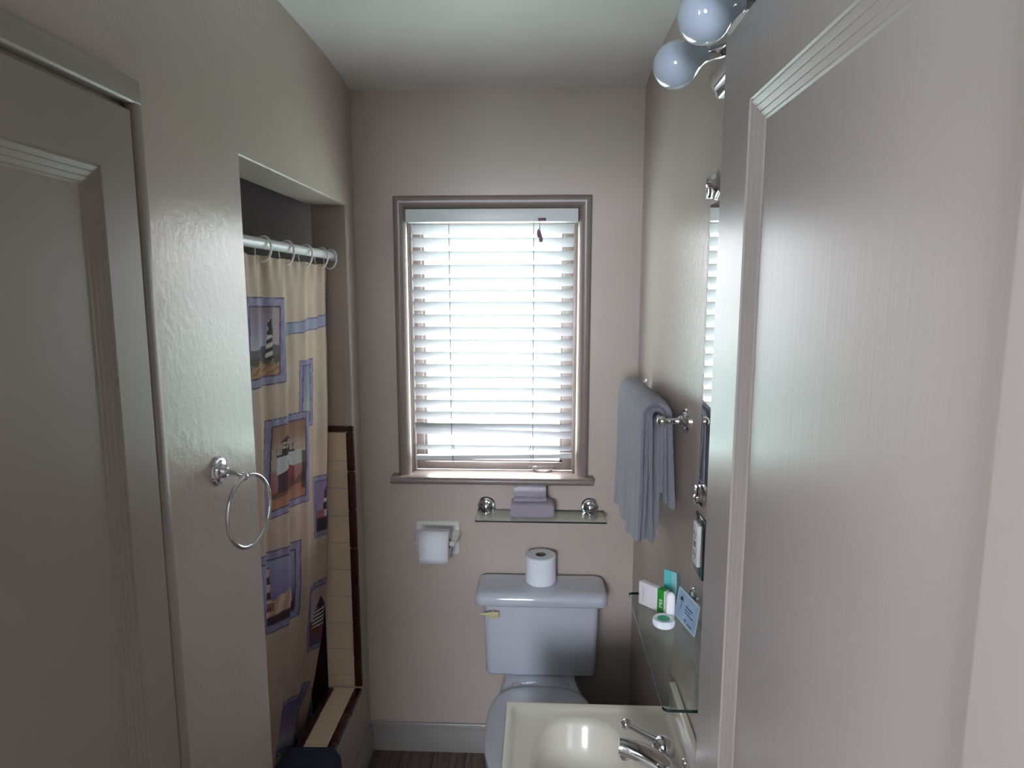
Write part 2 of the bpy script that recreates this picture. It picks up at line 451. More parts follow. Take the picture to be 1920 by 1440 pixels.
for a, b in ((GX0, GX0+.010), (GX1-.010, GX1)): box(bm, a, b, SYF+.012, SYB, GZ0, GZ1)
box(bm, GX0, GX1, SYF+.012, SYB, GZ0-.002, GZ0+.006)
# inner stop beads along the jambs
for a, b in ((WX0, WX0+.012), (WX1-.012, WX1)): box(bm, a, b, SYF-.030, SYF-.002, 1.165, WZ1, .002)
sash = obj('sash', bm, M['trim'], win)
bm = NB(); box(bm, GX0, GX1, SYF+.020, SYF+.024, GZ0, GZ1); obj('pane', bm, M['pane'], sash, smooth=0)
bm = NB()
box(bm, -.040, .062, SYF-.006, SYF+.001, 1.168, 1.184, .003)
lathe(bm, [(.011, 0), (.012, .004), (.010, .012), (.004, .016)], (-.012, SYF-.004, 1.173), (0, -1, 0), 20)
tube(bm, [(-.016, SYF-.016, 1.170), (.0, SYF-.022, 1.163), (.025, SYF-.026, 1.161), (.042, SYF-.022, 1.166), (.050, SYF-.014, 1.171)], [.006, .008, .008, .007, .004], 10)
obj('latch', bm, M['trim'], sash)

# ---- doors: one recessed panel each, with reeded moulding around it
MOULD = [(0, 0), (.002, .0025), (.0045, .0020), (.010, .0046), (.0115, .0058), (.0135, .0052), (.019, .0078), (.0205, .0088), (.0225, .0082), (.029, .0112), (.031, .0106), (.034, .0128)]
def panel_leaf(face, outer, inner, thick, sgn, near=1.):
    """face: x of the front; outer/inner: (y0, y1, z0, z1); sgn: direction into the leaf"""
    bm = NB()
    R = lambda y0, y1, z0, z1, x: [(x, y0, z0), (x, y1, z0), (x, y1, z1), (x, y0, z1)]
    oy0, oy1, oz0, oz1 = outer; iy0, iy1, iz0, iz1 = inner
    rs = [R(*outer, face+sgn*thick), R(*outer, face+sgn*.003), R(oy0+.003, oy1-.003, oz0+.003, oz1-.003, face)]
    for d, h in MOULD: rs.append(R(iy0+d*near, iy1-d, iz0+d, iz1-d, face+sgn*h))
    loops(bm, rs, True, (True, True))
    return bm
DX = .28                                             # open entry door, face towards the room
leaf = panel_leaf(DX, (.262, 1.043, .012, 2.225), (.396, .915, .30, 2.101), .035, 1, .06)
struct('door_1', leaf, M['door'], smooth=30)
bm = NB(); box(bm, .262, .33, .2551, .2615, .02, 2.2); struct('trim_4', bm, M['door'], smooth=0)
# closet door on the left wall inside a thin rounded casing
CY0, CY1, CZ1 = .30, 1.086, 2.19
bm = NB()
box(bm, XL-.001, XL+.022, CY0, CY1, CZ1-.042, CZ1, .006, 3)
box(bm, XL-.001, XL+.022, CY1-.026, CY1, .0, CZ1-.035, .006, 3)
box(bm, XL-.001, XL+.022, CY0, CY0+.026, .0, CZ1-.035, .006, 3)
struct('trim_5', bm, M['closet'])
cl = panel_leaf(XL+.019, (CY0+.03, CY1-.029, .015, CZ1-.052), (CY0+.13, .973, .28, 2.036), .022, -1)
struct('door_2', cl, M['closet'], smooth=30)

# ================================================================== WINDOW BLIND
blind = thing('window_blind', 'white horizontal slatted blind with a crooked bottom rail hanging in the window', 'blind', (-.174, 2.36, 2.10))
bm = NB(); box(bm, WX0+.003, WX1-.003, 2.346, 2.394, 2.104, 2.149, .0015)
obj('headrail', bm, M['headrail'], blind)
zpx = lambda p: 1.752+(600-p)*.00193 if p < 600 else 1.752-(p-600)*.00201
rows = [422, 446, 470.6, 495.4, 519, 542, 564.5, 588.5, 611.6, 634.6, 658, 680.6, 703, 724, 746.8, 769, 791]
SL0, SL1 = -.466, .124
def slat(z0, z1, tilt):
    """z of the raised room side edge at the left and right end"""
    bm = NB(); rings = []; c, s = math.cos(tilt), math.sin(tilt)
    for i in range(13):
        t = i/12; x = SL0+(SL1-SL0)*t; zz = z0+(z1-z0)*t-.0012*math.sin(PI*t)
        pts = []
        for side in (1, -1):
            for k in range(7):
                q = k/6 if side == 1 else 1-k/6
                w = q*.050; crown = .0022*math.sin(PI*q)+side*.0012*min(1, 6*min(q+.02, 1.02-q))
                pts.append((x, 2.348+w*c+crown*s, zz-w*s+crown*c))
        rings.append(pts)
    loops(bm, rings, True, (True, True)); return bm
for i, p in enumerate(rows):
    dz = random.uniform(-.0012, .0012)
    obj('slat', slat(zpx(p)+dz, zpx(p)-dz, math.radians(40+7*i/16+random.uniform(-1.2, 1.2))), M['slat'], blind, 60)
obj('slat', slat(zpx(798.5), zpx(806.5), math.radians(44)), M['slat'], blind, 60)
obj('slat', slat(zpx(832), zpx(832.5), math.radians(36)), M['slat'], blind, 60)
bm = NB(); q0, q1 = zpx(855), zpx(849)
loops(bm, [[(x, 2.349, z), (x, 2.392, z-.004), (x, 2.392, z-.020), (x, 2.349, z-.0155)] for x, z in ((SL0, q0), (SL1, q1))], True, (True, True))
obj('bottom_rail', bm, M['headrail'], blind, 0)
for k, x in enumerate((-.327, -.022)):
    bm = NB()
    zb = q0+(q1-q0)*(x-SL0)/(SL1-SL0)
    dx = .012 if k == 0 else -.014
    tube(bm, [(x, 2.3455, 2.104), (x+.0006, 2.3452, 1.8), (x-.0004, 2.3455, 1.5), (x, 2.3455, 1.33), (x+.0015, 2.3455, zb-.017)], .0012, 6)
    tube(bm, [(x+.003, 2.401, 2.104), (x+.003, 2.403, 1.6), (x+.003, 2.402, zb-.012)], .0012, 6)
    tube(bm, [(x+.001, 2.346, 1.300), (x+dx*.6, 2.3448, 1.280), (x+dx, 2.3448, 1.262), (x+dx*.4, 2.345, 1.243), (x+dx*.5, 2.346, zb-.03)], .0012, 6)
    obj('ladder_cord', bm, M['cord'], blind)
bm = NB(); tube(bm, [(-.474, 2.3458, 2.105), (-.4735, 2.3455, 1.8), (-.474, 2.346, 1.55)], .0012, 6); obj('tilt_cord', bm, M['cord'], blind)
bm = NB(); box(bm, -.006, .022, 2.3435, 2.3465, 2.105, 2.116, .0015); obj('cord_lock', bm, M['maroon_plastic'], blind)
for x, z in ((-.004, 2.062), (.004, 2.046)):
    bm = NB(); tube(bm, [(.001, 2.344, 2.106), (.0, 2.3435, 2.085), (x, 2.342, z+.012)], .001, 6); cd = obj('pull_cord', bm, M['maroon_plastic'], blind)
    bm = NB(); lathe(bm, [(.002, .014), (.0045, .010), (.0065, 0), (.0068, -.008), (.005, -.014), (.002, -.016)], (x, 2.342, z), (0, 0, 1), 16)
    obj('tassel', bm, M['tassel'], cd)

# ================================================================== SHOWER CURTAIN, ROD AND RINGS
RX, RZ = -.736, 1.982
rod = thing('shower_curtain_rod', 'white round shower curtain rod across the top of the shower opening', 'rod', (RX, AY1, RZ))
bm = NB(); tube(bm, [(RX, AY0-.003+.004, RZ-.006), (RX, AY1-.004, RZ)], .0145, 20); obj('tube', bm, M['rod'], rod)
bm = NB(); lathe(bm, [(.021, 0), (.021, .006), (.018, .010), (.0155, .016)], (RX, AY1-.0005, RZ), (0, -1, 0), 24); obj('end_cap', bm, M['rod'], rod)
bm = NB(); lathe(bm, [(.021, 0), (.021, .006), (.018, .010), (.0155, .016)], (RX, AY0+.0005, RZ-.006), (0, 1, 0), 24); obj('end_cap', bm, M['rod'], rod)

# --- the printed picture of the curtain, as colour of the cloth: (y, z) corners of each printed picture
ZT, ZB = 1.948, .262
def xc(z): return np.interp(z, [.25, .35, .45, .6, .9, 1.3, 2.], [-.866, -.855, -.831, -.801, -.772, -.755, -.740])
lin = lambda *c: np.array(srgb(*c)[:3])
BEIGE, LAV, LAVD = lin(206, 178, 156), lin(146, 136, 178), lin(84, 62, 104)
def invquad(y, z, q):
    """bilinear coordinates (u to the right, v downwards) inside a quad TL, TR, BR, BL"""
    (a, b, c, d) = [np.array(p, float) for p in q]
    u = np.full(y.shape, .5); v = np.full(y.shape, .5)
    for _ in range(12):
        py = (1-v)*((1-u)*a[0]+u*b[0])+v*((1-u)*d[0]+u*c[0]); pz = (1-v)*((1-u)*a[1]+u*b[1])+v*((1-u)*d[1]+u*c[1])
        dyu = (1-v)*(b[0]-a[0])+v*(c[0]-d[0]); dzu = (1-v)*(b[1]-a[1])+v*(c[1]-d[1])
        dyv = (1-u)*(d[0]-a[0])+u*(c[0]-b[0]); dzv = (1-u)*(d[1]-a[1])+u*(c[1]-b[1])
        det = dyu*dzv-dyv*dzu; ey = y-py; ez = z-pz
        u = u+(ey*dzv-ez*dyv)/det; v = v+(dyu*ez-dzu*ey)/det
        u = np.clip(u, -3, 4); v = np.clip(v, -3, 4)
    return u, v
def fbm(y, z, f, seed):
    r = np.random.default_rng(seed); o = np.zeros_like(y)
    for k in range(10):
        a, b, p = r.normal(0, f), r.normal(0, f), r.uniform(0, 6.28); o += np.sin(a*y+b*z+p)
    return o/4.5
def blendc(C, mask, col, k=1.): C[mask] = C[mask]*(1-k)+col*k
def grad(v, stops):
    out = np.zeros(v.shape+(3,)); xs = [s[0] for s in stops]
    for ch in range(3): out[..., ch] = np.interp(v, xs, [s[1][ch] for s in stops])
    return out
def pic_frame(C, u, v, bu, bv, sides='LRTB'):
    """lavender painted frame with dark outlines; returns inner coordinates"""
    ins = (u >= 0) & (u <= 1) & (v >= 0) & (v <= 1)
    l = bu if 'L' in sides else 0; r = bu if 'R' in sides else 0; t = bv if 'T' in sides else 0; b = bv if 'B' in sides else 0
    inn = ins & (u > l) & (u < 1-r) & (v > t) & (v < 1-b)
    fr = ins & ~inn
    C[fr] = LAV*(1+.14*np.sin(u[fr]*40)[:, None]*np.sin(v[fr]*23+1)[:, None])
    e = .12
    line = fr & ((u < bu*e) | (u > 1-bu*e) | (v < bv*e) | (v > 1-bv*e) | ((abs(u-l) < bu*e*1.3) & (v > t*.9) & (v < 1-b*.9)) | ((abs(u-1+r) < bu*e*1.3) & (v > t*.9) & (v < 1-b*.9)) | ((abs(v-t) < bv*e*1.4) & (u > l*.9) & (u < 1-r*.9)) | ((abs(v-1+b) < bv*e*1.4) & (u > l*.9) & (u < 1-r*.9)))
    C[line] = LAVD
    return inn, (u-l)/max(1e-6, 1-l-r), (v-t)/max(1e-6, 1-t-b)
def tower(u, v, uc, v0, v1, w0, w1):
    w = w0+(w1-w0)*np.clip((v-v0)/(v1-v0), 0, 1); return (v >= v0) & (v <= v1) & (abs(u-uc) < w), (u-uc)/w
def paint_curtain(y, z):
    C = np.empty(y.shape+(3,)); C[:] = BEIGE
    C *= (1+.07*fbm(y, z, 18, 1)+.05*fbm(y, z, 60, 2))[..., None]
    blendc(C, fbm(y, z, 7, 3) > .75, lin(178, 142, 126), .35)
    # blue lavender strap between two pictures
    u, v = invquad(y, z, [(1.849, 1.763), (2.292, 1.775), (2.289, 1.731), (1.846, 1.727)])
    step = .10*np.floor(u*3)-.1; vv = v+step
    m = (u > 0) & (u < 1.3) & (vv > 0) & (vv < 1)
    C[m] = lin(152, 152, 186)*(1+.08*np.sin(u[m]*30))[:, None]; C[m & ((vv < .10) | (vv > .90))] = lin(110, 98, 134)
    # picture at the top left: spiral tower above dunes
    u, v = invquad(y, z, [(1.572, 1.839), (1.856, 1.835), (1.838, 1.59), (1.567, 1.600)])
    m, a, b = pic_frame(C, u, v, .16, .115)
    sky = grad(b, [(0, lin(140, 112, 128)), (.3, lin(156, 136, 170)), (.55, lin(168, 166, 186)), (.7, lin(196, 186, 170)), (.72, lin(150, 120, 80)), (1, lin(196, 126, 64))])
    C[m] = sky[m]
    blendc(C, m & (a > .78) & (b < .6), lin(196, 158, 158), .6)
    n = fbm(y, z, 90, 5)
    blendc(C, m & (b > .60+.05*n) & (b < .80+.08*n), lin(64, 42, 46), .85)
    blendc(C, m & (abs(a-.52) < .13) & (b > .56) & (b < .72), lin(46, 38, 66), .9)
    blendc(C, m & (b > .8) & (np.sin(a*18+b*60+n*2) > .6), lin(110, 66, 40), .6)
    t, s = tower(a, b, .72, .18, .78, .035, .085)
    C[m & t] = np.where((np.sin((b*48+s*1.0))[m & t] > 0)[:, None], lin(226, 216, 204), lin(28, 24, 34))
    t, s = tower(a, b, .735, .17, .40, .02, .06); C[m & t] = lin(36, 30, 44)
    # tall narrow picture at the right: sky over the sea
    u, v = invquad(y, z, [(1.961, 1.64), (2.099, 1.635), (2.086, 1.41), (1.952, 1.432)])
    m, a, b = pic_frame(C, u, v, .16, .085)
    C[m] = grad(b, [(0, lin(124, 120, 164)), (.5, lin(150, 154, 176)), (.84, lin(178, 184, 188)), (.86, lin(120, 74, 62)), (1, lin(150, 96, 84))])[m]
    # the large picture: white and red tower under an orange sky
    u, v = invquad(y, z, [(1.721, 1.497), (2.021, 1.474), (2.018, 1.175), (1.692, 1.211)])
    m, a, b = pic_frame(C, u, v, .115, .085)
    C[m] = grad(b, [(0, lin(158, 106, 78)), (.16, lin(172, 124, 98)), (.30, lin(196, 164, 144)), (.5, lin(200, 178, 160)), (.56, lin(176, 122, 122)), (.76, lin(164, 92, 96)), (.80, lin(170, 98, 60)), (1, lin(188, 120, 82))])[m]
    n = fbm(y, z, 70, 6)
    blendc(C, m & (abs(b-.80-.05*(a-.5)*-2-.02*n) < .045), lin(92, 48, 34), .7)
    C[m & (abs(a-.42) < .30) & (b > .375) & (b < .56+.03*np.sin(a*9))] = lin(206, 212, 212)
    blendc(C, m & (b > .375) & (b < .56) & (a > .70), lin(206, 206, 200), .75)
    t = m & (abs(a-.44) < .29) & (b > .56+.03*np.sin(a*9)) & (b < .82); C[t] = grad(a, [(.15, lin(84, 22, 28)), (.45, lin(96, 20, 26)), (.62, lin(170, 40, 44)), (.73, lin(150, 44, 48))])[t]
    blendc(C, t & (b > .70), lin(70, 28, 28), .45)
    C[m & (abs(a-.42) < .31) & (abs(b-.365) < .012)] = lin(38, 24, 40)      # gallery
    C[m & (abs(a-.42) < .33) & (abs(b-.32) < .05) & (np.sin(a*75) > .8)] = lin(70, 50, 66)
    C[m & (abs(a-.42) < .19) & (b > .285) & (b < .36)] = lin(46, 26, 44)
    t = m & (abs(a-.42) < .17) & (b > .20) & (b < .29); C[t] = lin(206, 176, 158); C[t & ((np.sin((a-.42)*55) > .72) | (abs(b-.245) < .006))] = lin(60, 38, 52)
    C[m & (abs(a-.42) < .22*np.clip((b-.10)/.10, .0, 1)) & (b > .10) & (b < .205)] = lin(48, 26, 44)
    C[m & (abs(a-.42) < .03) & (b > .065) & (b < .12)] = lin(48, 26, 44)
    C[m & (abs(a-.42) < .045) & (b > .44) & (b < .49)] = lin(52, 32, 44)
    blendc(C, m & (a > .93) & (b > .4) & (b < .9), lin(62, 34, 30), .8)
    # small purple picture: banded tower
    u, v = invquad(y, z, [(2.089, 1.231), (2.272, 1.203), (2.279, .987), (2.099, 1.007)])
    m, a, b = pic_frame(C, u, v, .14, .10)
    C[m] = grad(b, [(0, lin(142, 114, 170)), (.5, lin(162, 134, 182)), (.68, lin(176, 150, 178)), (.72, lin(70, 44, 56)), (1, lin(62, 36, 48))])[m]
    t, s = tower(a, b, .45, .20, .74, .11, .22); col = np.where(((b > .36) & (b < .44) | (b > .60))[..., None], lin(206, 196, 204), lin(48, 26, 46)); C[m & t] = col[m & t]
    C[m & (abs(a-.45) < .10*np.clip((b-.08)/.12, 0, 1)) & (b > .08) & (b < .21)] = lin(48, 26, 46)
    C[m & (abs(a-.15) < .16) & (b > .58) & (b < .74)] = lin(168, 92, 96)
    # picture low on the left: slim tower on a pale rock
    u, v = invquad(y, z, [(1.59, 1.145), (1.957, 1.062), (1.953, .805), (1.587, .896)])
    m, a, b = pic_frame(C, u, v, .12, .115, 'RTB')
    C[m] = grad(b, [(0, lin(150, 152, 190)), (.5, lin(136, 124, 176)), (.70, lin(110, 84, 146)), (.74, lin(96, 60, 92)), (1, lin(70, 34, 58))])[m]
    blendc(C, m & (a < .38), lin(170, 172, 196), .35)
    n = fbm(y, z, 60, 8)
    t = m & (abs(a-.66) < .30-.12*np.clip(.85-b, 0, 1)) & (b > .58+.06*n) & (b < .90-.10*(a-.4)); C[t] = lin(206, 168, 142)*(1+.22*np.sin(a[t]*34+b[t]*9))[:, None]
    blendc(C, m & (b > .86+.1*(.6-a)) & (a > .3), lin(58, 26, 44), .8)
    t, s = tower(a, b, .40, .10, .78, .018, .05); C[m & t] = np.where((np.sin(b*26) > 0)[..., None], lin(84, 48, 60), lin(206, 176, 168))[m & t]
    blendc(C, m & (abs(a-.40) < .08) & (b > .66) & (b < .8), lin(140, 46, 56), .8)
    # picture low on the right: candy striped tower
    u, v = invquad(y, z, [(2.038, .848), (2.286, .83), (2.303, .545), (2.083, .587)])
    m, a, b = pic_frame(C, u, v, .12, .085)
    C[m] = grad(b, [(0, lin(196, 156, 156)), (.3, lin(196, 178, 172)), (.52, lin(206, 190, 180)), (.60, lin(76, 40, 66)), (.75, lin(150, 66, 66)), (1, lin(104, 82, 130))])[m]
    t, s = tower(a, b, .36, .36, .70, .12, .28); C[m & t] = np.where((np.sin(b*95+s*2.2) > 0)[..., None], lin(226, 216, 214), lin(42, 26, 44))[m & t]
    C[m & (abs(a-.38) < .02+.10*np.clip((b-.2)/.16, 0, 1)) & (b > .18) & (b < .37)] = lin(64, 26, 36)
    blendc(C, m & (a > .55) & (b > .45+.25*(1-a)) & (b < .75), lin(66, 38, 70), .7)
    # half seen pictures near the hem
    u, v = invquad(y, z, [(1.869, .538), (2.147, .449), (2.085, .242), (1.861, .345)])
    m, a, b = pic_frame(C, u, v, .10, .10)
    C[m] = grad(b, [(0, lin(110, 96, 156)), (.5, lin(140, 112, 160)), (.8, lin(176, 172, 186)), (1, lin(150, 150, 170))])[m]
    blendc(C, m & (a > .78) & (b > .3), lin(216, 206, 190), .7)
    u, v = invquad(y, z, [(2.16, .345), (2.30, .315), (2.30, .20), (2.14, .22)])
    m, a, b = pic_frame(C, u, v, .08, .10); C[m] = lin(104, 108, 156)
    u, v = invquad(y, z, [(2.225, .556), (2.333, .562), (2.346, .40), (2.245, .415)])
    m, a, b = pic_frame(C, u, v, .10, .10, 'LB'); C[m] = lin(126, 124, 166)
    u, v = invquad(y, z, [(1.50, .70), (1.655, .69), (1.66, .44), (1.50, .46)])
    m, a, b = pic_frame(C, u, v, .10, .10); C[m] = lin(104, 84, 130)
    # a sliver of the next repeat on the turned edge
    u, v = invquad(y, z, [(2.256, 1.862), (2.40, 1.868), (2.40, 1.70), (2.256, 1.70)])
    m, a, b = pic_frame(C, u, v, .09, .14); C[m] = lin(132, 106, 120)
    g = C.mean(-1, keepdims=True)
    C = C*.84; g = g*.84
    return np.clip(g+(C-g)*.80, .01, .9)
NY, NZ = 300, 820
sy = np.linspace(0, 1, NY); sz = np.linspace(ZT, ZB, NZ)
Z, Sg = np.meshgrid(sz, sy, indexing='ij')
yr = np.interp(Z, [.25, .6, 1.0, 1.3, 1.7, 2.], [2.262, 2.270, 2.2725, 2.2725, 2.2735, 2.2745])
Y = 1.42+(yr-1.42)*Sg
depth = np.clip((ZT-Z)/(ZT-ZB), 0, 1)
fold = np.sin(2*PI*(Y-1.42)/.178+.5)*(.007+.004*depth)+np.sin(2*PI*(Y-1.42)/.083+1.4+1.5*depth)*(.0026+.001*depth)
fold += .004*np.sin(9*Z+3*Y)*depth
pin = np.exp(-((ZT-Z)/.05)**2); fold += pin*.0035*np.sin(2*PI*(Y-1.42)/.052)
tail = np.clip((Y-2.20)/.07, 0, 1); fold -= .012*tail**2
X = xc(Z)+fold
zz = Z+.0  # hang height
# a cloth that sags between the rings along its top edge
zz = zz-pin*.005*(1-np.abs(np.cos(PI*(Y-1.56)/.158)))
co = np.stack([X, Y, zz], -1).reshape(-1, 3)
idx = np.arange(NY*NZ).reshape(NZ, NY)
quads = np.stack([idx[:-1, :-1], idx[:-1, 1:], idx[1:, 1:], idx[1:, :-1]], -1).reshape(-1, 4)
me = bpy.data.meshes.new('shower_curtain')
me.vertices.add(len(co)); me.vertices.foreach_set('co', co.ravel())
me.loops.add(quads.size); me.loops.foreach_set('vertex_index', quads.ravel().astype(np.int32))
me.polygons.add(len(quads)); me.polygons.foreach_set('loop_start', np.arange(0, quads.size, 4, dtype=np.int32))
me.update(calc_edges=True); me.validate()
C = paint_curtain(1.42+(Y-1.42)*(2.288-1.42)/(2.2735-1.42), Z).reshape(-1, 3)
at = me.color_attributes.new('print', 'FLOAT_COLOR', 'POINT')
at.data.foreach_set('color', np.concatenate([C, np.ones((len(C), 1))], 1).ravel().astype(np.float32))
cur = obj('shower_curtain', me, M['curtain'], smooth=180)
md = cur.modifiers.new('thickness', 'SOLIDIFY'); md.thickness = .0008
tag(cur, 'beige shower curtain printed with lighthouse pictures in lavender frames, hanging from the white rod', 'shower curtain')
ring_names = ['farthest left, beside the near edge of the opening', 'second from the left', 'third from the left', 'fourth from the left', 'rightmost, at the far end of the rod']
for i, y in enumerate((1.706, 1.866, 2.018, 2.165, 2.258)):
    bm = NB(); pts = []
    zc = RZ-.006+(y-AY0)*.0075
    for k in range(25):
        a = PI*2*k/24
        pts.append((RX+.0265*math.cos(a)*.86, y+.008*math.sin(a), zc-.014+.034*math.sin(a)))
    tube(bm, pts[:-1], .0030, 8, closed=True)
    tag(obj('curtain_ring', bm, M['white_plastic'], smooth=180), 'white plastic curtain ring on the rod, '+ring_names[i], 'curtain ring', 'rings of the shower curtain')
# navy mat folded over the curb
bm = NB(); prof = []
path = [(-.655, .12), (-.652, .20), (-.652, .29), (-.655, .335), (-.668, .356), (-.69, .361), (-.73, .360), (-.78, .360), (-.812, .356), (-.826, .34), (-.829, .30), (-.829, .20)]
P = [Vector((x, 0, z)) for x, z in path]; outer, inner = [], []
for i, q in enumerate(P):
    t = (P[min(i+1, len(P)-1)]-P[max(i-1, 0)]).normalized(); nn = Vector((t.z, 0, -t.x))
    outer.append(q+nn*.010); inner.append(q-nn*.010)
rings = []
for y in np.linspace(1.50, 1.893, 16):
    k = .0015*math.sin(y*47); e = .006 if y in (1.50, 1.893) else 0
    rings.append([(p.x+k, y, p.z+.001*math.sin(y*60)) for p in outer]+[(p.x+k, y, p.z) for p in reversed(inner)])
loops(bm, rings, True, (True, True))
tag(obj('bath_mat', bm, M['navy'], smooth=60), 'navy blue bath mat folded over the tiled shower curb', 'bath mat')

# ================================================================== CHROME ON THE WALLS
ROS = [(.0, .0), (.030, 0), (.030, .004), (.027, .007), (.022, .0075), (.020, .012), (.014, .0135), (.0115, .019), (.008, .022)]
def rosette(bm, c, ax, k=1.): return lathe(bm, [(r*k, h*k) for r, h in ROS], c, ax, 36)
tr = thing('towel_ring', 'empty chrome towel ring on the left wall beside the shower opening', 'towel ring', (XL, 1.292, 1.472))
bm = NB(); rosette(bm, (XL-.001, 1.292, 1.472), (1, 0, 0), 1.06); obj('rosette', bm, M['chrome'], tr)
bm = NB(); tube(bm, [(XL+.018, 1.292, 1.472), (XL+.036, 1.293, 1.470), (XL+.050, 1.297, 1.463)], [.0065, .006, .0075], 16); sphere(bm, (XL+.053, 1.298, 1.459), .0095, 16); obj('post', bm, M['chrome'], tr)
bm = NB(); rc = Vector((XL+.058, 1.306, 1.381)); ra = Vector((.16, 1, 0)).normalized()
tube(bm, [rc+ra*.076*math.cos(2*PI*k/48)+Vector((0, 0, 1))*.078*math.sin(2*PI*k/48) for k in range(48)], .0048, 14, closed=True)
obj('ring', bm, M['chrome'], tr, 180)

BX, BZ = .305, 1.533
tb = thing('towel_bar', 'chrome towel bar with round wall posts and ball ends on the right wall', 'towel bar', (XR, 1.875, 1.535))
for y in (1.573, 2.179):
    bm = NB(); rosette(bm, (XR, y, BZ), (-1, 0, 0), 1.08)
    tube(bm, [(XR-.018, y, BZ), (XR-.030, y, BZ), (XR-.050, y, BZ), (BX, y, BZ)], [.011, .0075, .0065, .0085], 18)
    sphere(bm, (BX, y, BZ), .0125, 20)
    obj('post', bm, M['chrome'], tb)
bm = NB(); tube(bm, [(BX, 1.573, BZ), (BX, 2.179, BZ)], .0075, 16); obj('bar', bm, M['chrome'], tb)

# towel: three nested thick layers folded over the bar
bm = NB()
def towel_layer(y0, y1, r, thk, zf, zb, flare_f, flare_b, seed, ny=46, nz=30):
    R = random.Random(seed); ph = [R.uniform(0, 6) for _ in range(6)]
    path = []
    L = BZ-zf
    for k in range(nz+1):
        t = k/nz; path.append(('f', 1-t))
    for k in range(1, 13): path.append(('a', k/13))
    for k in range(nz+1): path.append(('b', k/nz))
    out, inn = [], []
    rings = []
    for j in range(ny+1):
        s = j/ny; y = y0+(y1-y0)*s; o, i2 = [], []
        edge = min(1, min(s, 1-s)*ny/2.2+.35)
        th = thk*edge
        for kind, t in path:
            yy = y
            if kind == 'f':
                w = t*t*(3-2*t)
                pl = .0060*math.sin(2*PI*s*3.2+ph[0])*w+.0025*math.sin(2*PI*s*8.3+ph[1]+2*t)*(.25+.75*w)
                c = Vector((BX-r-flare_f*t+pl, 0, BZ-t*(BZ-zf+.006*math.sin(5*s+ph[2]))))
                n = Vector((-1, 0, 0)); yy += (s-.5)*-.02*w+.0035*math.sin(t*6+ph[3])
            elif kind == 'b':
                pl = .004*math.sin(2*PI*s*2.5+ph[4])*t
                c = Vector((BX+r+flare_b*t+pl, 0, BZ-t*(BZ-zb))); n = Vector((1, 0, 0))
            else:
                a = PI-PI*t; n = Vector((math.cos(a), 0, math.sin(a))); c = Vector((BX, 0, BZ))+n*r
                c += n*.002*math.sin(2*PI*s*6+ph[5])
            o.append(c+n*th/2+Vector((0, yy, 0))); i2.append(c-n*th/2+Vector((0, yy, 0)))
        rings.append(o+list(reversed(i2)))
    loops(bm, rings, True, (True, True))
towel_layer(1.632, 2.118, .0345, .0150, 1.184, 1.285, .010, .016, 1)
towel_layer(1.638, 2.112, .0218, .0130, 1.196, 1.300, .002, .012, 2)
towel_layer(1.635, 2.108, .0142, .0115, 1.190, 1.330, -.008, .006, 3)
# the folded-in edges of the front half, hanging just under the bar
def towel_fold(y0, y1, x, thk, z0, z1, seed):
    R = random.Random(seed); p = [R.uniform(0, 6) for _ in range(3)]; rings = []
    for k in range(27):
        t = k/26; z = z0+(z1-z0)*t; e = .5+.5*min(1, 8*t, 8*(1-t)); pts = []
        for q in range(44):
            a = 2*PI*q/44; s_ = .5+.5*math.copysign(abs(math.cos(a))**.4, math.cos(a))
            xx = x+thk/2*e*math.copysign(abs(math.sin(a))**.6, math.sin(a))+.003*math.sin(2*PI*s_*3+p[0])*(1-t)-.006*(1-t)
            pts.append((xx+.002*math.sin(5*t+p[1]), y0+(y1-y0)*s_+.004*math.sin(4*t+p[2]), z))
        rings.append(pts)
    loops(bm, rings, True, (True, True))
towel_fold(1.640, 2.105, .3155, .0150, 1.205, 1.517, 4)
tw = obj('bath_towel', bm, M['towel'], smooth=60)
tag(tw, 'thick folded grey bath towel hanging over the chrome bar', 'towel')

# mirror with a bevelled edge
mr = thing('wall_mirror', 'frameless wall mirror on the right wall, seen edge-on beside the open door', 'mirror', (XR, 1.10, 1.415))
MY0, MY1, MZ0, MZ1 = .80, 1.418, 1.415, 2.052
R4 = lambda d, x: [(x, MY0+d, MZ0+d), (x, MY1-d, MZ0+d), (x, MY1-d, MZ1-d), (x, MY0+d, MZ1-d)]
bm = NB(); loops(bm, [R4(0, XR-.003), R4(0, XR-.007), R4(.024, XR-.0115)], True, (True, True)); obj('mirror_glass', bm, M['mirror'], mr, 0)
for z, s, nm in ((MZ1, 1, 'clip'), (MZ0, -1, 'clip')):
    for y in (1.395, .86):
        bm = NB(); lathe(bm, [(0.001, .0), (.020, 0), (.021, .006), (.016, .010), (.012, .013), (.012, .018), (.006, .021)], (XR-.001, y, z+s*.022), (-1, 0, 0), 24)
        box(bm, XR-.020, XR-.003, y-.009, y+.009, min(z-s*.010, z+s*.03), max(z-s*.010, z+s*.03), .002)
        obj(nm, bm, M['chrome'], mr)

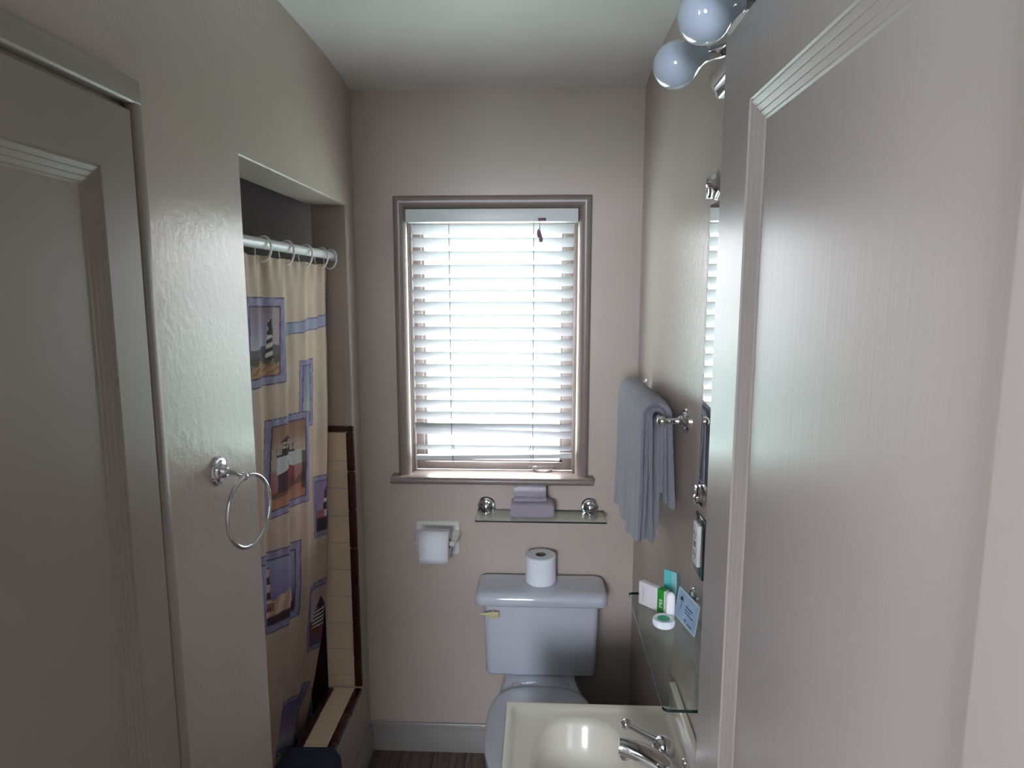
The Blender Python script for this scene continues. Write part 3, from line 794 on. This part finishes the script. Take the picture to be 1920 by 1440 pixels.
# outlet
ot = thing('wall_outlet', 'white electrical outlet in a dark mirrored plate below the mirror', 'outlet', (XR, 1.40, 1.285))
bm = NB(); box(bm, XR-.006, XR-.0005, 1.362, 1.436, 1.213, 1.352, .002); obj('cover_plate', bm, M['smoked'], ot)
bm = NB(); box(bm, XR-.014, XR-.005, 1.378, 1.420, 1.238, 1.334, .002); rc_ = obj('receptacle', bm, M['white_plastic'], ot)
bm = NB()
for z in (1.262, 1.310):
    box(bm, XR-.0144, XR-.0135, 1.390, 1.3925, z-.005, z+.005); box(bm, XR-.0144, XR-.0135, 1.4055, 1.408, z-.005, z+.005)
    box(bm, XR-.0144, XR-.0135, 1.397, 1.401, z-.013, z-.009)
box(bm, XR-.0148, XR-.0135, 1.392, 1.406, 1.281, 1.2845); box(bm, XR-.0148, XR-.0135, 1.392, 1.406, 1.2875, 1.291)
obj('slots', bm, M['black'], rc_, 0)
for z in (1.222, 1.343):
    bm = NB(); lathe(bm, [(.0001, .0), (.003, 0), (.0028, .0012), (.001, .0016)], (XR-.006, 1.399, z), (-1, 0, 0), 12); obj('screw', bm, M['chrome'], ot)

# vanity light
vl = thing('vanity_light', 'chrome vanity light with round white unlit bulbs above the mirror', 'light fixture', (XR, 1.07, 2.29))
bm = NB(); rings = []
for k, (d, h) in enumerate([(.0, 0), (0, .006), (.004, .010), (.014, .013), (.018, .018), (.030, .024), (.045, .026)]):
    rings.append([(XR-h, y, z) for (y, z, _) in rrect(1.065, 2.297, .365-d, .062-d, max(.012, .055-d), 0, 8)])
loops(bm, rings, True, (True, True)); obj('back_plate', bm, M['chrome'], vl)
def bulb(yb):
    c = Vector((.249, yb, 2.262)); nd = Vector((.046, .010, .020)).normalized()
    sk = c+nd*.062
    bm = NB(); lathe(bm, [(.0145, .075), (.019, .06), (.019, .030), (.0165, .022), (.0165, .004), (.0145, .0)], sk-nd*.004, nd, 24)
    s_ = obj('socket', bm, M['chrome'], vl)
    prof = []
    r = .0415
    for k in range(17):
        a = PI-(PI-.98)*k/16; prof.append((r*math.sin(a), r*math.cos(a)))
    prof += [(.0280, .0335), (.0218, .0435), (.0178, .0530), (.0160, .0600), (.0155, .066)]
    bm = NB(); lathe(bm, prof, c, nd, 36); b_ = obj('bulb', bm, M['bulb'], s_, 180)
for yb in (1.262, 1.050, .838): bulb(yb)

# ================================================================== GLASS SHELVES
def glass_shelf(th, x0, x1, y0, y1, z, r):
    """clear top and bottom, green polished rim, rounded corners"""
    cx, cy, hw, hh = (x0+x1)/2, (y0+y1)/2, (x1-x0)/2, (y1-y0)/2
    bm = NB(); a = rrect(cx, cy, hw, hh, r, z); b = rrect(cx, cy, hw, hh, r, z+.006)
    va = [bm.verts.new(p) for p in a]; vb = [bm.verts.new(p) for p in b]
    bm.faces.new(va); bm.faces.new(vb)
    n = len(va)
    for i in range(n):
        f = bm.faces.new((va[i], va[(i+1) % n], vb[(i+1) % n], vb[i])); f.material_index = 1
    return obj('glass_panel', bm, [M['shelf_glass'], M['shelf_edge']], th, 0)
gs = thing('glass_shelf', 'clear glass shelf with two round chrome mounts under the window', 'shelf', (.009, D, 1.022))
glass_shelf(gs, -.232, .250, 2.243, 2.372, 1.0205, .006)
for x in (-.2, .198):
    bm = NB(); lathe(bm, [(.0, .0), (.035, 0), (.035, .005), (.031, .010), (.025, .011), (.023, .017), (.017, .019), (.015, .026), (.008, .030), (.003, .031)], (x, D, 1.040), (0, -1, 0), 36)
    obj('mount', bm, M['chrome'], gs)
gr = thing('glass_shelf', 'clear glass shelf over the sink on the right wall, holding small toiletries', 'shelf', (XR, 1.29, 1.105))
SHZ = 1.110
glass_shelf(gr, .2245, XR-.004, 1.062, 1.518, SHZ-.006, .012)
for y in (1.434, 1.13):
    bm = NB(); rosette(bm, (XR, y, SHZ+.026), (-1, 0, 0), 1.0); tube(bm, [(XR-.02, y, SHZ+.026), (XR-.028, y, SHZ+.022), (XR-.030, y, SHZ-.001)], [.008, .008, .0085], 16)
    obj('mount', bm, M['chrome'], gr)

# folded cloths on the shelf under the window
def folded(x0, x1, y0, y1, z0, z1, layers, seed, lean=0.):
    bm = NB(); R = random.Random(seed); h = (z1-z0)/layers
    for k in range(layers):
        rings = []
        for i in range(15):
            s = i/14; e = math.sqrt(max(0., 1-(2*s-1)**8)); x = x0+(x1-x0)*s
            pts = []
            for q in range(20):
                a = 2*PI*q/20; ca, sa = math.cos(a), math.sin(a)
                py = (abs(ca)**.5)*math.copysign(1, ca); pz = (abs(sa)**.7)*math.copysign(1, sa)
                yc = (y0+y1)/2; zc = z0+h*(k+.5)
                hy = (y1-y0)/2*(.90+.10*e)-.004*k
                pts.append((x+(.001*math.sin(9*q)), yc+py*hy+.0015*math.sin(s*11+q+seed), zc+pz*h*.5*(.75+.25*e)+lean*(py)*.5+.0012*math.sin(s*8+seed)*(pz > 0)))
            rings.append(pts)
        loops(bm, rings, True, (True, True))
    return bm
tag(obj('washcloth', folded(-.101, .059, 2.258, 2.362, 1.0275, 1.086, 1, 3), M['cloth'], smooth=70), 'lavender grey folded washcloth, the wide lower one lying on the glass shelf', 'washcloth', 'cloths on the glass shelf')
bm = folded(-.090, .030, 2.268, 2.360, 1.0875, 1.108, 1, 5)
# the upper cloth: a flat fold with a thick roll on top
rings = []
for i in range(15):
    s = i/14; e = math.sqrt(max(0., 1-(2*s-1)**8)); x = -.089+.118*s; pts = []
    for q in range(20):
        a = 2*PI*q/20; pts.append((x, 2.312+.048*(.9+.1*e)*math.cos(a)+.010*math.sin(a), 1.1245+.0165*(.8+.2*e)*math.copysign(abs(math.sin(a))**.75, math.sin(a))+.004*math.cos(a)))
    rings.append(pts)
loops(bm, rings, True, (True, True))
tag(obj('washcloth', bm, M['cloth'], smooth=70), 'lavender grey rolled washcloth, the smaller upper one just under the window sill', 'washcloth', 'cloths on the glass shelf')

# ================================================================== TOILET PAPER
tp = thing('toilet_paper_holder', 'white ceramic toilet paper holder on the back wall below the window', 'paper holder', (-.389, D, .91))
bm = NB(); rings = []
for d, h in ((0, 0), (0, .007), (.003, .011), (.016, .012), (.022, .006), (.024, .003)):
    rings.append([(x, D+.001-h, z) for (x, z, _) in rrect(-.389, .9085, .085-d, .068-d, max(.004, .010-d*.3), 0, 4)])
loops(bm, rings, True, (True, True)); obj('wall_plate', bm, M['ceramic'], tp)
TY, TZ = 2.303, .912
for sx in (-1, 1):
    bm = NB(); x = -.387+sx*.066
    pts = bez((x+sx*.004, D-.010, TZ+.018), (x+sx*.004, D-.04, TZ+.016), (x, TY+.02, TZ+.006), (x, TY, TZ), 8)
    tube(bm, pts, [.020, .019, .017, .0155, .0145, .014, .0135, .013, .0125], 16, squash=.62); sphere(bm, (x, TY, TZ), .0125, 16, squash=(.62, 1, 1)); obj('arm', bm, M['ceramic'], tp)
bm = NB(); tube(bm, [(-.387-.062, TY, TZ), (-.387+.062, TY, TZ)], .0095, 16); obj('roller', bm, M['white_plastic'], tp)
def roll_mesh(c, ax, w, r, tail=False):
    bm = NB(); ri = .020
    lathe(bm, [(ri, -w/2), (r-.003, -w/2), (r, -w/2+.0025), (r, w/2-.0025), (r-.003, w/2), (ri, w/2), (ri, -w/2)], c, ax, 48, caps=False)
    lathe(bm, [(ri-.0003, -w/2+.0006), (ri-.0003, w/2-.0006), (ri-.0018, w/2-.0006), (ri-.0018, -w/2+.0006), (ri-.0003, -w/2+.0006)], c, ax, 32, mat=1, caps=False)
    bmesh.ops.remove_doubles(bm, verts=bm.verts[:], dist=1e-5)
    return bm
bm = roll_mesh((-.387, TY, TZ), (1, 0, 0), .108, .055)
rl = obj('toilet_paper_roll', bm, [M['paper'], M['core']])
tag(rl, 'white toilet paper roll hanging in the ceramic wall holder', 'toilet paper')
bm = NB(); pts = []
for a in np.linspace(.5, PI, 10): pts.append((TY-.0562*math.sin(a*.5+PI*.0), TZ+.0562*math.cos(a*.5)))
pts = [(TY+.0560*math.cos(a), TZ+.0560*math.sin(a)) for a in np.linspace(1.7, PI, 10)]+[(TY-.0566, TZ-.02), (TY-.0572, TZ-.038), (TY-.0562, TZ-.057)]
loops(bm, [[(x, y, z) for y, z in pts] for x in (-.387-.0535, -.387, -.387+.0535)], False)
o = obj('loose_sheet', bm, M['paper'], rl, 180); md = o.modifiers.new('thickness', 'SOLIDIFY'); md.thickness = .0008

# ================================================================== TOILET
TC = .0125
to = thing('toilet', 'white porcelain two piece toilet with its lid closed under the window', 'toilet', (TC, 2.0, 0))
def tring(hw, y0, y1, r, z, bow=0.):
    out = []
    for x, y, q in rrect(TC, (y0+y1)/2, hw, (y1-y0)/2, r, z, 7):
        if bow and y < (y0+y1)/2: y -= bow*(1-((x-TC)/hw)**2)
        out.append((x, y, q))
    return out
bm = NB()
loops(bm, [tring(.190, 2.235, 2.345, .02, .4322), tring(.2015, 2.223, 2.355, .022, .436), tring(.2055, 2.217, 2.357, .024, .446, .004),
           tring(.207, 2.213, 2.358, .025, .52, .006), tring(.2095, 2.207, 2.360, .025, .64, .007), tring(.2115, 2.203, 2.361, .025, .7205, .008)], True, (True, True))
obj('tank', bm, M['porcelain'], to, 60)
bm = NB()
loops(bm, [tring(.228, 2.200, 2.362, .022, .7212, .006), tring(.2385, 2.190, 2.366, .026, .7225, .008), tring(.2425, 2.186, 2.367, .028, .7275, .008), tring(.2425, 2.186, 2.367, .028, .745, .008),
           tring(.240, 2.1885, 2.366, .028, .756, .008), tring(.234, 2.196, 2.363, .026, .765, .007), tring(.226, 2.208, 2.358, .022, .7695, .006), tring(.20, 2.235, 2.345, .02, .7708)], True, (True, True))
obj('tank_lid', bm, M['porcelain'], to, 60)
bm = NB(); box(bm, -.182, -.140, 2.176, 2.184, .683, .706, .003); tube(bm, [(-.178, 2.180, .697), (-.196, 2.178, .699), (-.212, 2.177, .7)], [.0055, .004, .003], 10)
lathe(bm, [(.008, 0), (.008, .026)], (-.165, 2.206, .694), (0, -1, 0), 14)
obj('flush_lever', bm, M['handle_yellow'], to, label='yellowed plastic flush lever')
def egg(yw, af, ab, hw, z, eb=2.6, n=56, cx=TC):
    out = []
    for i in range(n):
        a = 2*PI*i/n; c, s = math.cos(a), math.sin(a)
        if c <= 0: out.append((cx+hw*s, yw+af*c, z))
        else:
            e = 2/eb; out.append((cx+hw*math.copysign(abs(s)**e, s), yw+ab*c**e, z))
    return out
bm = NB()
loops(bm, [egg(1.98, .21, .30, .108, 0, 3), egg(1.98, .20, .30, .102, .02, 3), egg(1.97, .19, .29, .094, .10, 3), egg(1.94, .20, .28, .100, .20, 3), egg(1.90, .235, .30, .135, .29, 3),
           egg(1.885, .262, .36, .165, .35, 3), egg(1.88, .272, .38, .1755, .385, 3.2), egg(1.88, .274, .385, .1775, .398, 3.2), egg(1.88, .268, .38, .172, .4035, 3.2)], True, (True, True))
# deck that carries the tank
flare = lambda r: [(TC+(x-TC)*(1+.30*min(1, max(0, (2.20-y)/.12))), y, z) for x, y, z in r]
loops(bm, [flare(r) for r in (tring(.095, 2.10, 2.355, .03, .24), tring(.118, 2.08, 2.358, .03, .33), tring(.130, 2.07, 2.36, .03, .396), tring(.128, 2.075, 2.358, .03, .4035), tring(.126, 2.17, 2.356, .03, .4318))], True, (True, True))
obj('bowl', bm, M['porcelain'], to, 60)
bm = NB()
def seat_ring(k, z): return egg(1.885, .275*k, .245*k, .180*k, z, 2.5)
o_, i_ = [seat_ring(.985, .405), seat_ring(1, .409), seat_ring(1, .418), seat_ring(.985, .4225)], [seat_ring(.66, .4225), seat_ring(.64, .414), seat_ring(.66, .405)]
loops(bm, o_+i_+[o_[0]], True); bmesh.ops.remove_doubles(bm, verts=bm.verts[:], dist=1e-6); obj('seat', bm, M['seat'], to, 60)
bm = NB()
E = lambda k, z: egg(1.885, .278*k, .268*k, .182*k, z, 3.4)
loops(bm, [E(.985, .4235), E(1, .427), E(1, .436), E(.985, .4405), E(.93, .443), E(.7, .4455), E(.35, .4465), E(.05, .4468)], True, (True, True)); obj('lid', bm, M['seat'], to, 60)
for x in (-.075, .10):
    bm = NB(); box(bm, x-.018, x+.018, 2.145, 2.178, .404, .436, .006, 3); obj('hinge', bm, M['seat'], to)
bm = roll_mesh((.0105, 2.300, .7712+.0535), (0, 0, 1), .106, .0575)
tag(obj('toilet_paper_roll', bm, [M['paper'], M['core']]), 'spare white toilet paper roll standing on the toilet tank lid', 'toilet paper')

# ================================================================== SINK, VANITY, FAUCET
VX0, VY0, VY1, VZ = -.083, 1.050, 1.587, .760
bm = NB(); NP = 96
def srect(d, z, r=.014):
    """rounded rectangle of the counter sampled at equal angles about the bowl centre"""
    x0, x1, y0, y1 = VX0+d, XR-.004-d, VY0+d, VY1-d
    out = []
    for i in range(NP):
        a = 2*PI*i/NP; c, s = math.cos(a), math.sin(a)
        tx = ((x1-BCX)/c if c > 0 else (x0-BCX)/c) if abs(c) > 1e-9 else 1e9
        ty = ((y1-BCY)/s if s > 0 else (y0-BCY)/s) if abs(s) > 1e-9 else 1e9
        t = min(tx, ty); out.append([BCX+c*t, BCY+s*t, z])
    for (cx, cy) in ((x0, y0), (x0, y1), (x1, y0), (x1, y1)):      # pull the nearest sample into each corner
        k = min(range(NP), key=lambda q: (out[q][0]-cx)**2+(out[q][1]-cy)**2); out[k] = [cx, cy, z]
    return out
BCX, BCY = .104, 1.325
def bowl(k, z, e=2.6, dx=0):
    out = []
    for i in range(NP):
        a = 2*PI*i/NP; c, s = math.cos(a), math.sin(a)
        # radial superellipse, sampled at the same angles
        r = (abs(c/.117)**e+abs(s/.207)**e)**(-1/e)
        out.append((BCX+dx+c*r*k, BCY+s*r*k, z))
    return out
rings = [srect(.004, VZ-.035), srect(0, VZ-.032), srect(0, VZ-.004), srect(.003, VZ), srect(.016, VZ), srect(.022, VZ-.003), srect(.034, VZ-.0065),
         bowl(1.06, VZ-.0065), bowl(1.0, VZ-.009), bowl(.965, VZ-.018), bowl(.93, VZ-.035), bowl(.87, VZ-.065), bowl(.76, VZ-.095), bowl(.55, VZ-.115), bowl(.25, VZ-.122), bowl(.12, VZ-.124)]
loops(bm, rings, True, (False, True))
sk = thing('sink', 'cream cultured marble sink top with an oblong integral bowl by the right wall', 'sink', (BCX, BCY, VZ-.035))
obj('basin', bm, M['cream'], sk, 50)
bm = NB(); box(bm, XR-.019, XR-.001, VY0, VY1, VZ-.0005, VZ+.070, .004, 3); obj('backsplash', bm, M['cream'], sk)
bm = NB(); lathe(bm, [(.0, 0), (.021, 0), (.021, .002), (.017, .004), (.010, .003), (.0, .003)], (BCX, BCY, VZ-.1235), (0, 0, 1), 24, caps=False); obj('drain', bm, M['chrome'], sk)
vc = thing('vanity_cabinet', 'white vanity cabinet under the cream sink top', 'cabinet', (.15, BCY, 0))
bm = NB(); holed = box(bm, -.055, XR-.003, VY0+.02, VY1-.02, .0, VZ-.138, .003); box(bm, -.055, -.040, VY0+.02, VY1-.02, VZ-.138, VZ-.0355); box(bm, -.04, XR-.003, VY0+.02, VY0+.035, VZ-.138, VZ-.0355); box(bm, -.04, XR-.003, VY1-.035, VY1-.02, VZ-.138, VZ-.0355)
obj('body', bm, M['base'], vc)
for a, b, kx in ((VY0+.03, BCY-.004, 1), (BCY+.004, VY1-.03, -1)):
    bm = NB(); box(bm, -.073, -.0555, a, b, .09, VZ-.06, .003); dr = obj('door', bm, M['base'], vc)
    bm = NB(); lathe(bm, [(.005, 0), (.005, .012), (.013, .018), (.011, .026), (.003, .029)], (-.072, (b-.03 if kx > 0 else a+.03), .58), (-1, 0, 0), 20); obj('knob', bm, M['chrome'], dr)

FX, FY_, FZ = .294, 1.325, VZ-.0065
fa = thing('faucet', 'chrome two handle faucet with ball ended levers on the sink', 'faucet', (FX, FY_, FZ))
bm = NB()
rg = []
for d, h in ((0, 0), (0, .006), (.003, .013), (.007, .018), (.013, .021)):
    rg.append([(x, y, FZ+h) for x, y, _ in rrect(FX, FY_, .029-d, .082-d, .0285-d, 0, 8)])
loops(bm, rg, True, (True, True))
tube(bm, [(FX, FY_-.04, FZ+.018), (FX, FY_, FZ+.030), (FX, FY_+.04, FZ+.018)], [.016, .022, .016], 20)
obj('body', bm, M['chrome'], fa, 60)
bm = NB()
sp = bez((FX+.010, FY_-.006, FZ+.016), (FX-.010, FY_-.004, FZ+.050), (FX-.055, FY_, FZ+.073), (.184, FY_+.004, FZ+.081), 14)
tube(bm, sp, [.025, .0255, .0255, .025, .0248, .0243, .0238, .0233, .0228, .0222, .0216, .021, .0203, .0196, .0180], 24, squash=.9)
lathe(bm, [(.011, 0), (.0125, .004), (.0125, .016), (.009, .017), (.009, .010), (.0, .010)], (.199, FY_+.004, FZ+.052), (0, 0, 1), 20, caps=False)
obj('spout', bm, M['chrome'], fa, 60)
def handle(sy, tip):
    y = FY_+sy*.051
    bm = NB(); lathe(bm, [(.027, .010), (.0285, .020), (.0285, .034), (.0275, .046), (.0245, .056), (.019, .064), (.011, .069), (.002, .0705)], (FX, y, FZ), (0, 0, 1), 28)
    t0 = Vector((FX-.016, y+sy*.008, FZ+.056)); t1 = Vector(tip)
    tube(bm, [t0, t0.lerp(t1, .35), t0.lerp(t1, .7), t1], [.0105, .0080, .0066, .0064], 14)
    h = obj('handle', bm, M['chrome'], fa, 60)
    bm = NB(); sphere(bm, tip, .0132, 22); obj('lever_ball', bm, M['chrome'], h, 180)
handle(1, (.214, 1.424, FZ+.066)); handle(-1, (.214, 1.226, FZ+.066))
bm = NB(); tube(bm, [(.331, 1.314, FZ+.001), (.331, 1.314, FZ+.050)], .0032, 10); sphere(bm, (.331, 1.314, FZ+.056), .0095, 18); lathe(bm, [(.008, 0), (.007, .004), (.004, .006)], (.331, 1.314, FZ), (0, 0, 1), 16)
obj('lift_rod', bm, M['chrome'], fa, 60)

# ================================================================== TOILETRIES ON THE GLASS SHELF
def text_mesh(body, size, origin, ax, ay, az, name, mat, parent):
    c = bpy.data.curves.new('t', 'FONT'); c.body = body; c.size = size; c.extrude = .0002; c.align_x = 'CENTER'; c.align_y = 'CENTER'; c.resolution_u = 4
    o = bpy.data.objects.new('t', c); COL.objects.link(o); dg = bpy.context.evaluated_depsgraph_get()
    me = bpy.data.meshes.new_from_object(o.evaluated_get(dg)); bpy.data.objects.remove(o); bpy.data.curves.remove(c)
    mm = Matrix((Vector(ax), Vector(ay), Vector(az))).transposed().to_4x4(); mm.translation = Vector(origin)
    me.transform(mm); return obj(name, me, mat, parent, 0)
p0 = Vector((.2415, 1.4615, SHZ+.0004)); p1 = Vector((.2925, 1.4055, SHZ+.0004)); du = (p1-p0).normalized(); dn = Vector((-du.y, du.x, 0)); dn = dn if dn.y > 0 else -dn
L = (p1-p0).length
sb = thing('soap_box', 'white soap carton with a green band at the far end of the side shelf', 'carton', p0+du*L/2)
bm = NB(); obox(bm, p0, du, dn, (0, 0, 1), L, .017, .056, .0015); obj('carton', bm, M['carton'], sb)
bm = NB(); obox(bm, p0+du*(L-.0215)-dn*.0004, du, dn, (0, 0, 1), .0195, .0178, .0564, .0012); bd = obj('band', bm, M['green_print'], sb, label='green band with white lettering')
text_mesh('res', .017, p0+du*(L-.0125)-dn*.0007+Vector((0, 0, .024)), (0, 0, 1), -du, -dn, 'lettering', M['carton'], bd)
bm = NB()
obox(bm, p0+du*.013-dn*.0003+Vector((0, 0, .010)), du, dn, (0, 0, 1), .003, .0005, .036); obj('faint_print', bm, M['emboss'], sb, 0)
bm = NB(); tcx, tcy = .3010, 1.386
loops(bm, [rrect(tcx, tcy, .0100*k, .0072*k, .0068*k, SHZ+.0004+z, 6) for k, z in ((.93, 0), (1, .0015), (1.06, .02), (1.07, .045), (1.04, .055), (.9, .060), (.6, .0635), (.15, .065))], True, (True, True))
tag(obj('toiletry_tube', bm, M['white_plastic'], smooth=60), 'small white round-topped tube standing behind the round soap on the side shelf', 'toiletry')
sd = thing('round_soap', 'round guest soap in white pleated paper with a green label on the side shelf', 'soap', (.2820, 1.359, SHZ))
bm = NB(); rings = []
for k, z, pl in ((.90, 0, 0), (1, .003, 1), (1.01, .009, 1), (.99, .0145, 1), (.93, .0165, .6), (.78, .0168, 0), (.7, .0158, 0), (.0008, .0158, 0)):
    rings.append([(.2820+.0242*k*(1+.018*pl*math.cos(28*2*PI*i/168))*math.cos(2*PI*i/168), 1.359+.0242*k*(1+.018*pl*math.cos(28*2*PI*i/168))*math.sin(2*PI*i/168), SHZ+.0004+z) for i in range(168)])
loops(bm, rings, True, (True, True)); obj('wrapper', bm, M['paper'], sd, 40)
bm = NB(); lathe(bm, [(.0, 0), (.0135, 0), (.0135, .0006), (.0, .0006)], (.2820, 1.359, SHZ+.0162), (0, 0, 1), 32, caps=False); obj('label_sticker', bm, M['soap_green'], sd, label='round green label')
# pale blue sachet with a palm tree, leaning back
def sachet(bm, a, b, h, lean, puff, crimp=.004, nu=18, nv=14):
    a, b = Vector(a), Vector(b); u = (b-a); Lw = u.length; u.normalize(); n = Vector((u.y, -u.x, 0)); n = n if n.x < 0 else -n
    up = Vector((0, 0, 1))-n*lean; up.normalize()
    rings = []
    for i in range(nu+1):
        s = i/nu; f, bk = [], []
        for j in range(nv+1):
            t = j/nv; e = (max(0, math.sin(PI*s))*max(0, math.sin(PI*t)))**.5
            base = a+u*(Lw*s)+up*(h*t)
            f.append(base+n*(puff*e+.0004)); bk.append(base-n*(puff*e*.6+.0004))
        rings.append(f+list(reversed(bk)))
    loops(bm, rings, True, (True, True)); return u, up, n, Lw
pk = thing('shampoo_sachet', 'pale blue sachet with a palm tree print leaning on the side shelf', 'sachet', (.334, 1.36, SHZ))
A_, B_ = (.3170, 1.412, SHZ+.0006), (.3385, 1.308, SHZ+.0006); HS = .069
bm = NB(); u, up, n, Lw = sachet(bm, A_, B_, HS, .16, .0025); obj('packet', bm, M['blue'], pk, 60)
def on(s, t, d=.0034): return Vector(A_)+u*(Lw*s)+up*(HS*t)+n*d
bm = NB()
obox(bm, on(0, 0, .0006), u, up, n, Lw, .0035, .0006); obox(bm, on(0, 1, .0006)-up*.0035, u, up, n, Lw, .0035, .0006); obox(bm, on(1, 0, .0006)-u*.003, u, up, n, .003, HS, .0006); obox(bm, on(0, 0, .0006), u, up, n, .003, HS, .0006)
obj('sealed_edge', bm, M['pale_edge'], pk, 0)
bm = NB(); tc_ = on(.26, .70)
for k in range(9):
    a = .1+k*PI/8*1.05; r = .011*(1+.2*math.sin(k*3)); d = u*math.cos(a)+up*math.sin(a); e = d.cross(n)
    tip = tc_+d*r-up*.0025
    vs = [bm.verts.new(q+n*.0002) for q in (tc_-e*.001, tc_+d*r*.5-e*.0016+up*.001, tip, tc_+d*r*.5+e*.0012)]; bm.faces.new(vs)
vs = [bm.verts.new(q) for q in (tc_-u*.0008, tc_+u*.0008, tc_+u*.003-up*.020, tc_+u*.001-up*.020)]; bm.faces.new(vs)
r_ = bmesh.ops.extrude_face_region(bm, geom=bm.faces[:]); bmesh.ops.translate(bm, verts=[v for v in r_['geom'] if isinstance(v, bmesh.types.BMVert)], vec=n*.0003)
obj('palm_print', bm, M['palm'], pk, 0)
bm = NB()
for (s, t, l, h_) in ((.46, .60, .34, .0035), (.46, .50, .26, .0025), (.46, .41, .38, .0025), (.50, .16, .08, .004), (.66, .14, .20, .0025)):
    x = 0
    while x < l*Lw:
        w = random.uniform(.003, .007); obox(bm, on(s, t, .0029)+u*x, u, up, n, min(w, l*Lw-x), h_, .0004); x += w+.0016
obj('faint_print', bm, M['ink'], pk, 0)
# teal sachet standing behind, folded along a crease
bm = NB()
q = [(.2985, 1.455), (.3270, 1.449), (.3410, 1.472)]
rings = []
for i in range(21):
    s = i/20
    if s < .6: k = s/.6; x = q[0][0]+(q[1][0]-q[0][0])*k; y = q[0][1]+(q[1][1]-q[0][1])*k
    else: k = (s-.6)/.4; x = q[1][0]+(q[2][0]-q[1][0])*k; y = q[1][1]+(q[2][1]-q[1][1])*k
    top = .090-.007*min(1, s/.6) if s < .6 else .083-.026*k**1.6
    rings.append([(x, y-.001, SHZ+.0005), (x+.001, y-.0018, SHZ+top*.5), (x, y-.001, SHZ+top), (x+.0006, y+.0012, SHZ+top), (x+.0006, y+.0020, SHZ+top*.5), (x+.0006, y+.0012, SHZ+.0005)])
loops(bm, rings, True, (True, True))
for f in bm.faces:
    if f.calc_center_median().x > .3152: f.material_index = 1
tag(obj('bath_gel_sachet', bm, [M['teal'], M['teal_light']], smooth=30), 'creased teal sachet standing at the back behind the pale blue one', 'sachet')

# ================================================================== LIGHT, CAMERA
def area(name, loc, rot, sx, sy, e, col):
    l = bpy.data.lights.new(name, 'AREA'); l.shape = 'RECTANGLE'; l.size = sx; l.size_y = sy; l.energy = e; l.color = col
    o = bpy.data.objects.new(name, l); COL.objects.link(o); o.location = loc; o.rotation_euler = rot; return o
W = bpy.data.worlds.new('overcast_sky'); S.world = W; W.use_nodes = True
nt = W.node_tree; bg = nt.nodes['Background']
tc = nt.nodes.new('ShaderNodeTexCoord'); sx_ = nt.nodes.new('ShaderNodeSeparateXYZ'); rp = nt.nodes.new('ShaderNodeValToRGB')
nt.links.new(tc.outputs['Generated'], sx_.inputs[0]); mr_ = nt.nodes.new('ShaderNodeMapRange')
mr_.inputs['From Min'].default_value = -1; nt.links.new(sx_.outputs['Z'], mr_.inputs['Value']); nt.links.new(mr_.outputs[0], rp.inputs['Fac'])
e = rp.color_ramp.elements; e[0].position = .0; e[0].color = (.27, .35, .33, 1); e[1].position = 1; e[1].color = (.92, .96, 1.0, 1)
for p_, c_ in ((.44, (.36, .47, .44, 1)), (.50, (.96, .95, 1.0, 1))):
    x = e.new(p_); x.color = c_
nt.links.new(rp.outputs['Color'], bg.inputs['Color']); bg.inputs['Strength'].default_value = 19.0
# daylight arriving at the bathroom window and at the hall window
pl = area('window_portal', (-.174, D+.20, 1.65), (-PI/2, 0, 0), .70, 1.08, 1, (1, 1, 1)); pl.data.cycles.is_portal = True
area('hall_window_daylight', (HX0-.12, -.925, 1.95), (0, -PI/2, 0), .90, 1.15, 6, (.86, .92, 1.0))
area('hall_back_window_daylight', (-.60, HY-.12, 1.925), (PI/2, 0, 0), .70, .95, 52, (.77, .86, 1.0))

cam = bpy.data.cameras.new('camera'); co_ = bpy.data.objects.new('camera', cam); COL.objects.link(co_)
cam.sensor_width = 36; cam.sensor_fit = 'HORIZONTAL'; cam.lens = 1200/1920*36; cam.clip_start = .01
co_.location = (0, 0, 1.84); co_.rotation_euler = (PI/2-.1367, 0, .0424)
S.camera = co_
vs_ = S.view_settings; vs_.view_transform = 'Standard'; vs_.look = 'None'; vs_.gamma = 1; vs_.use_curve_mapping = False; vs_.exposure = .42
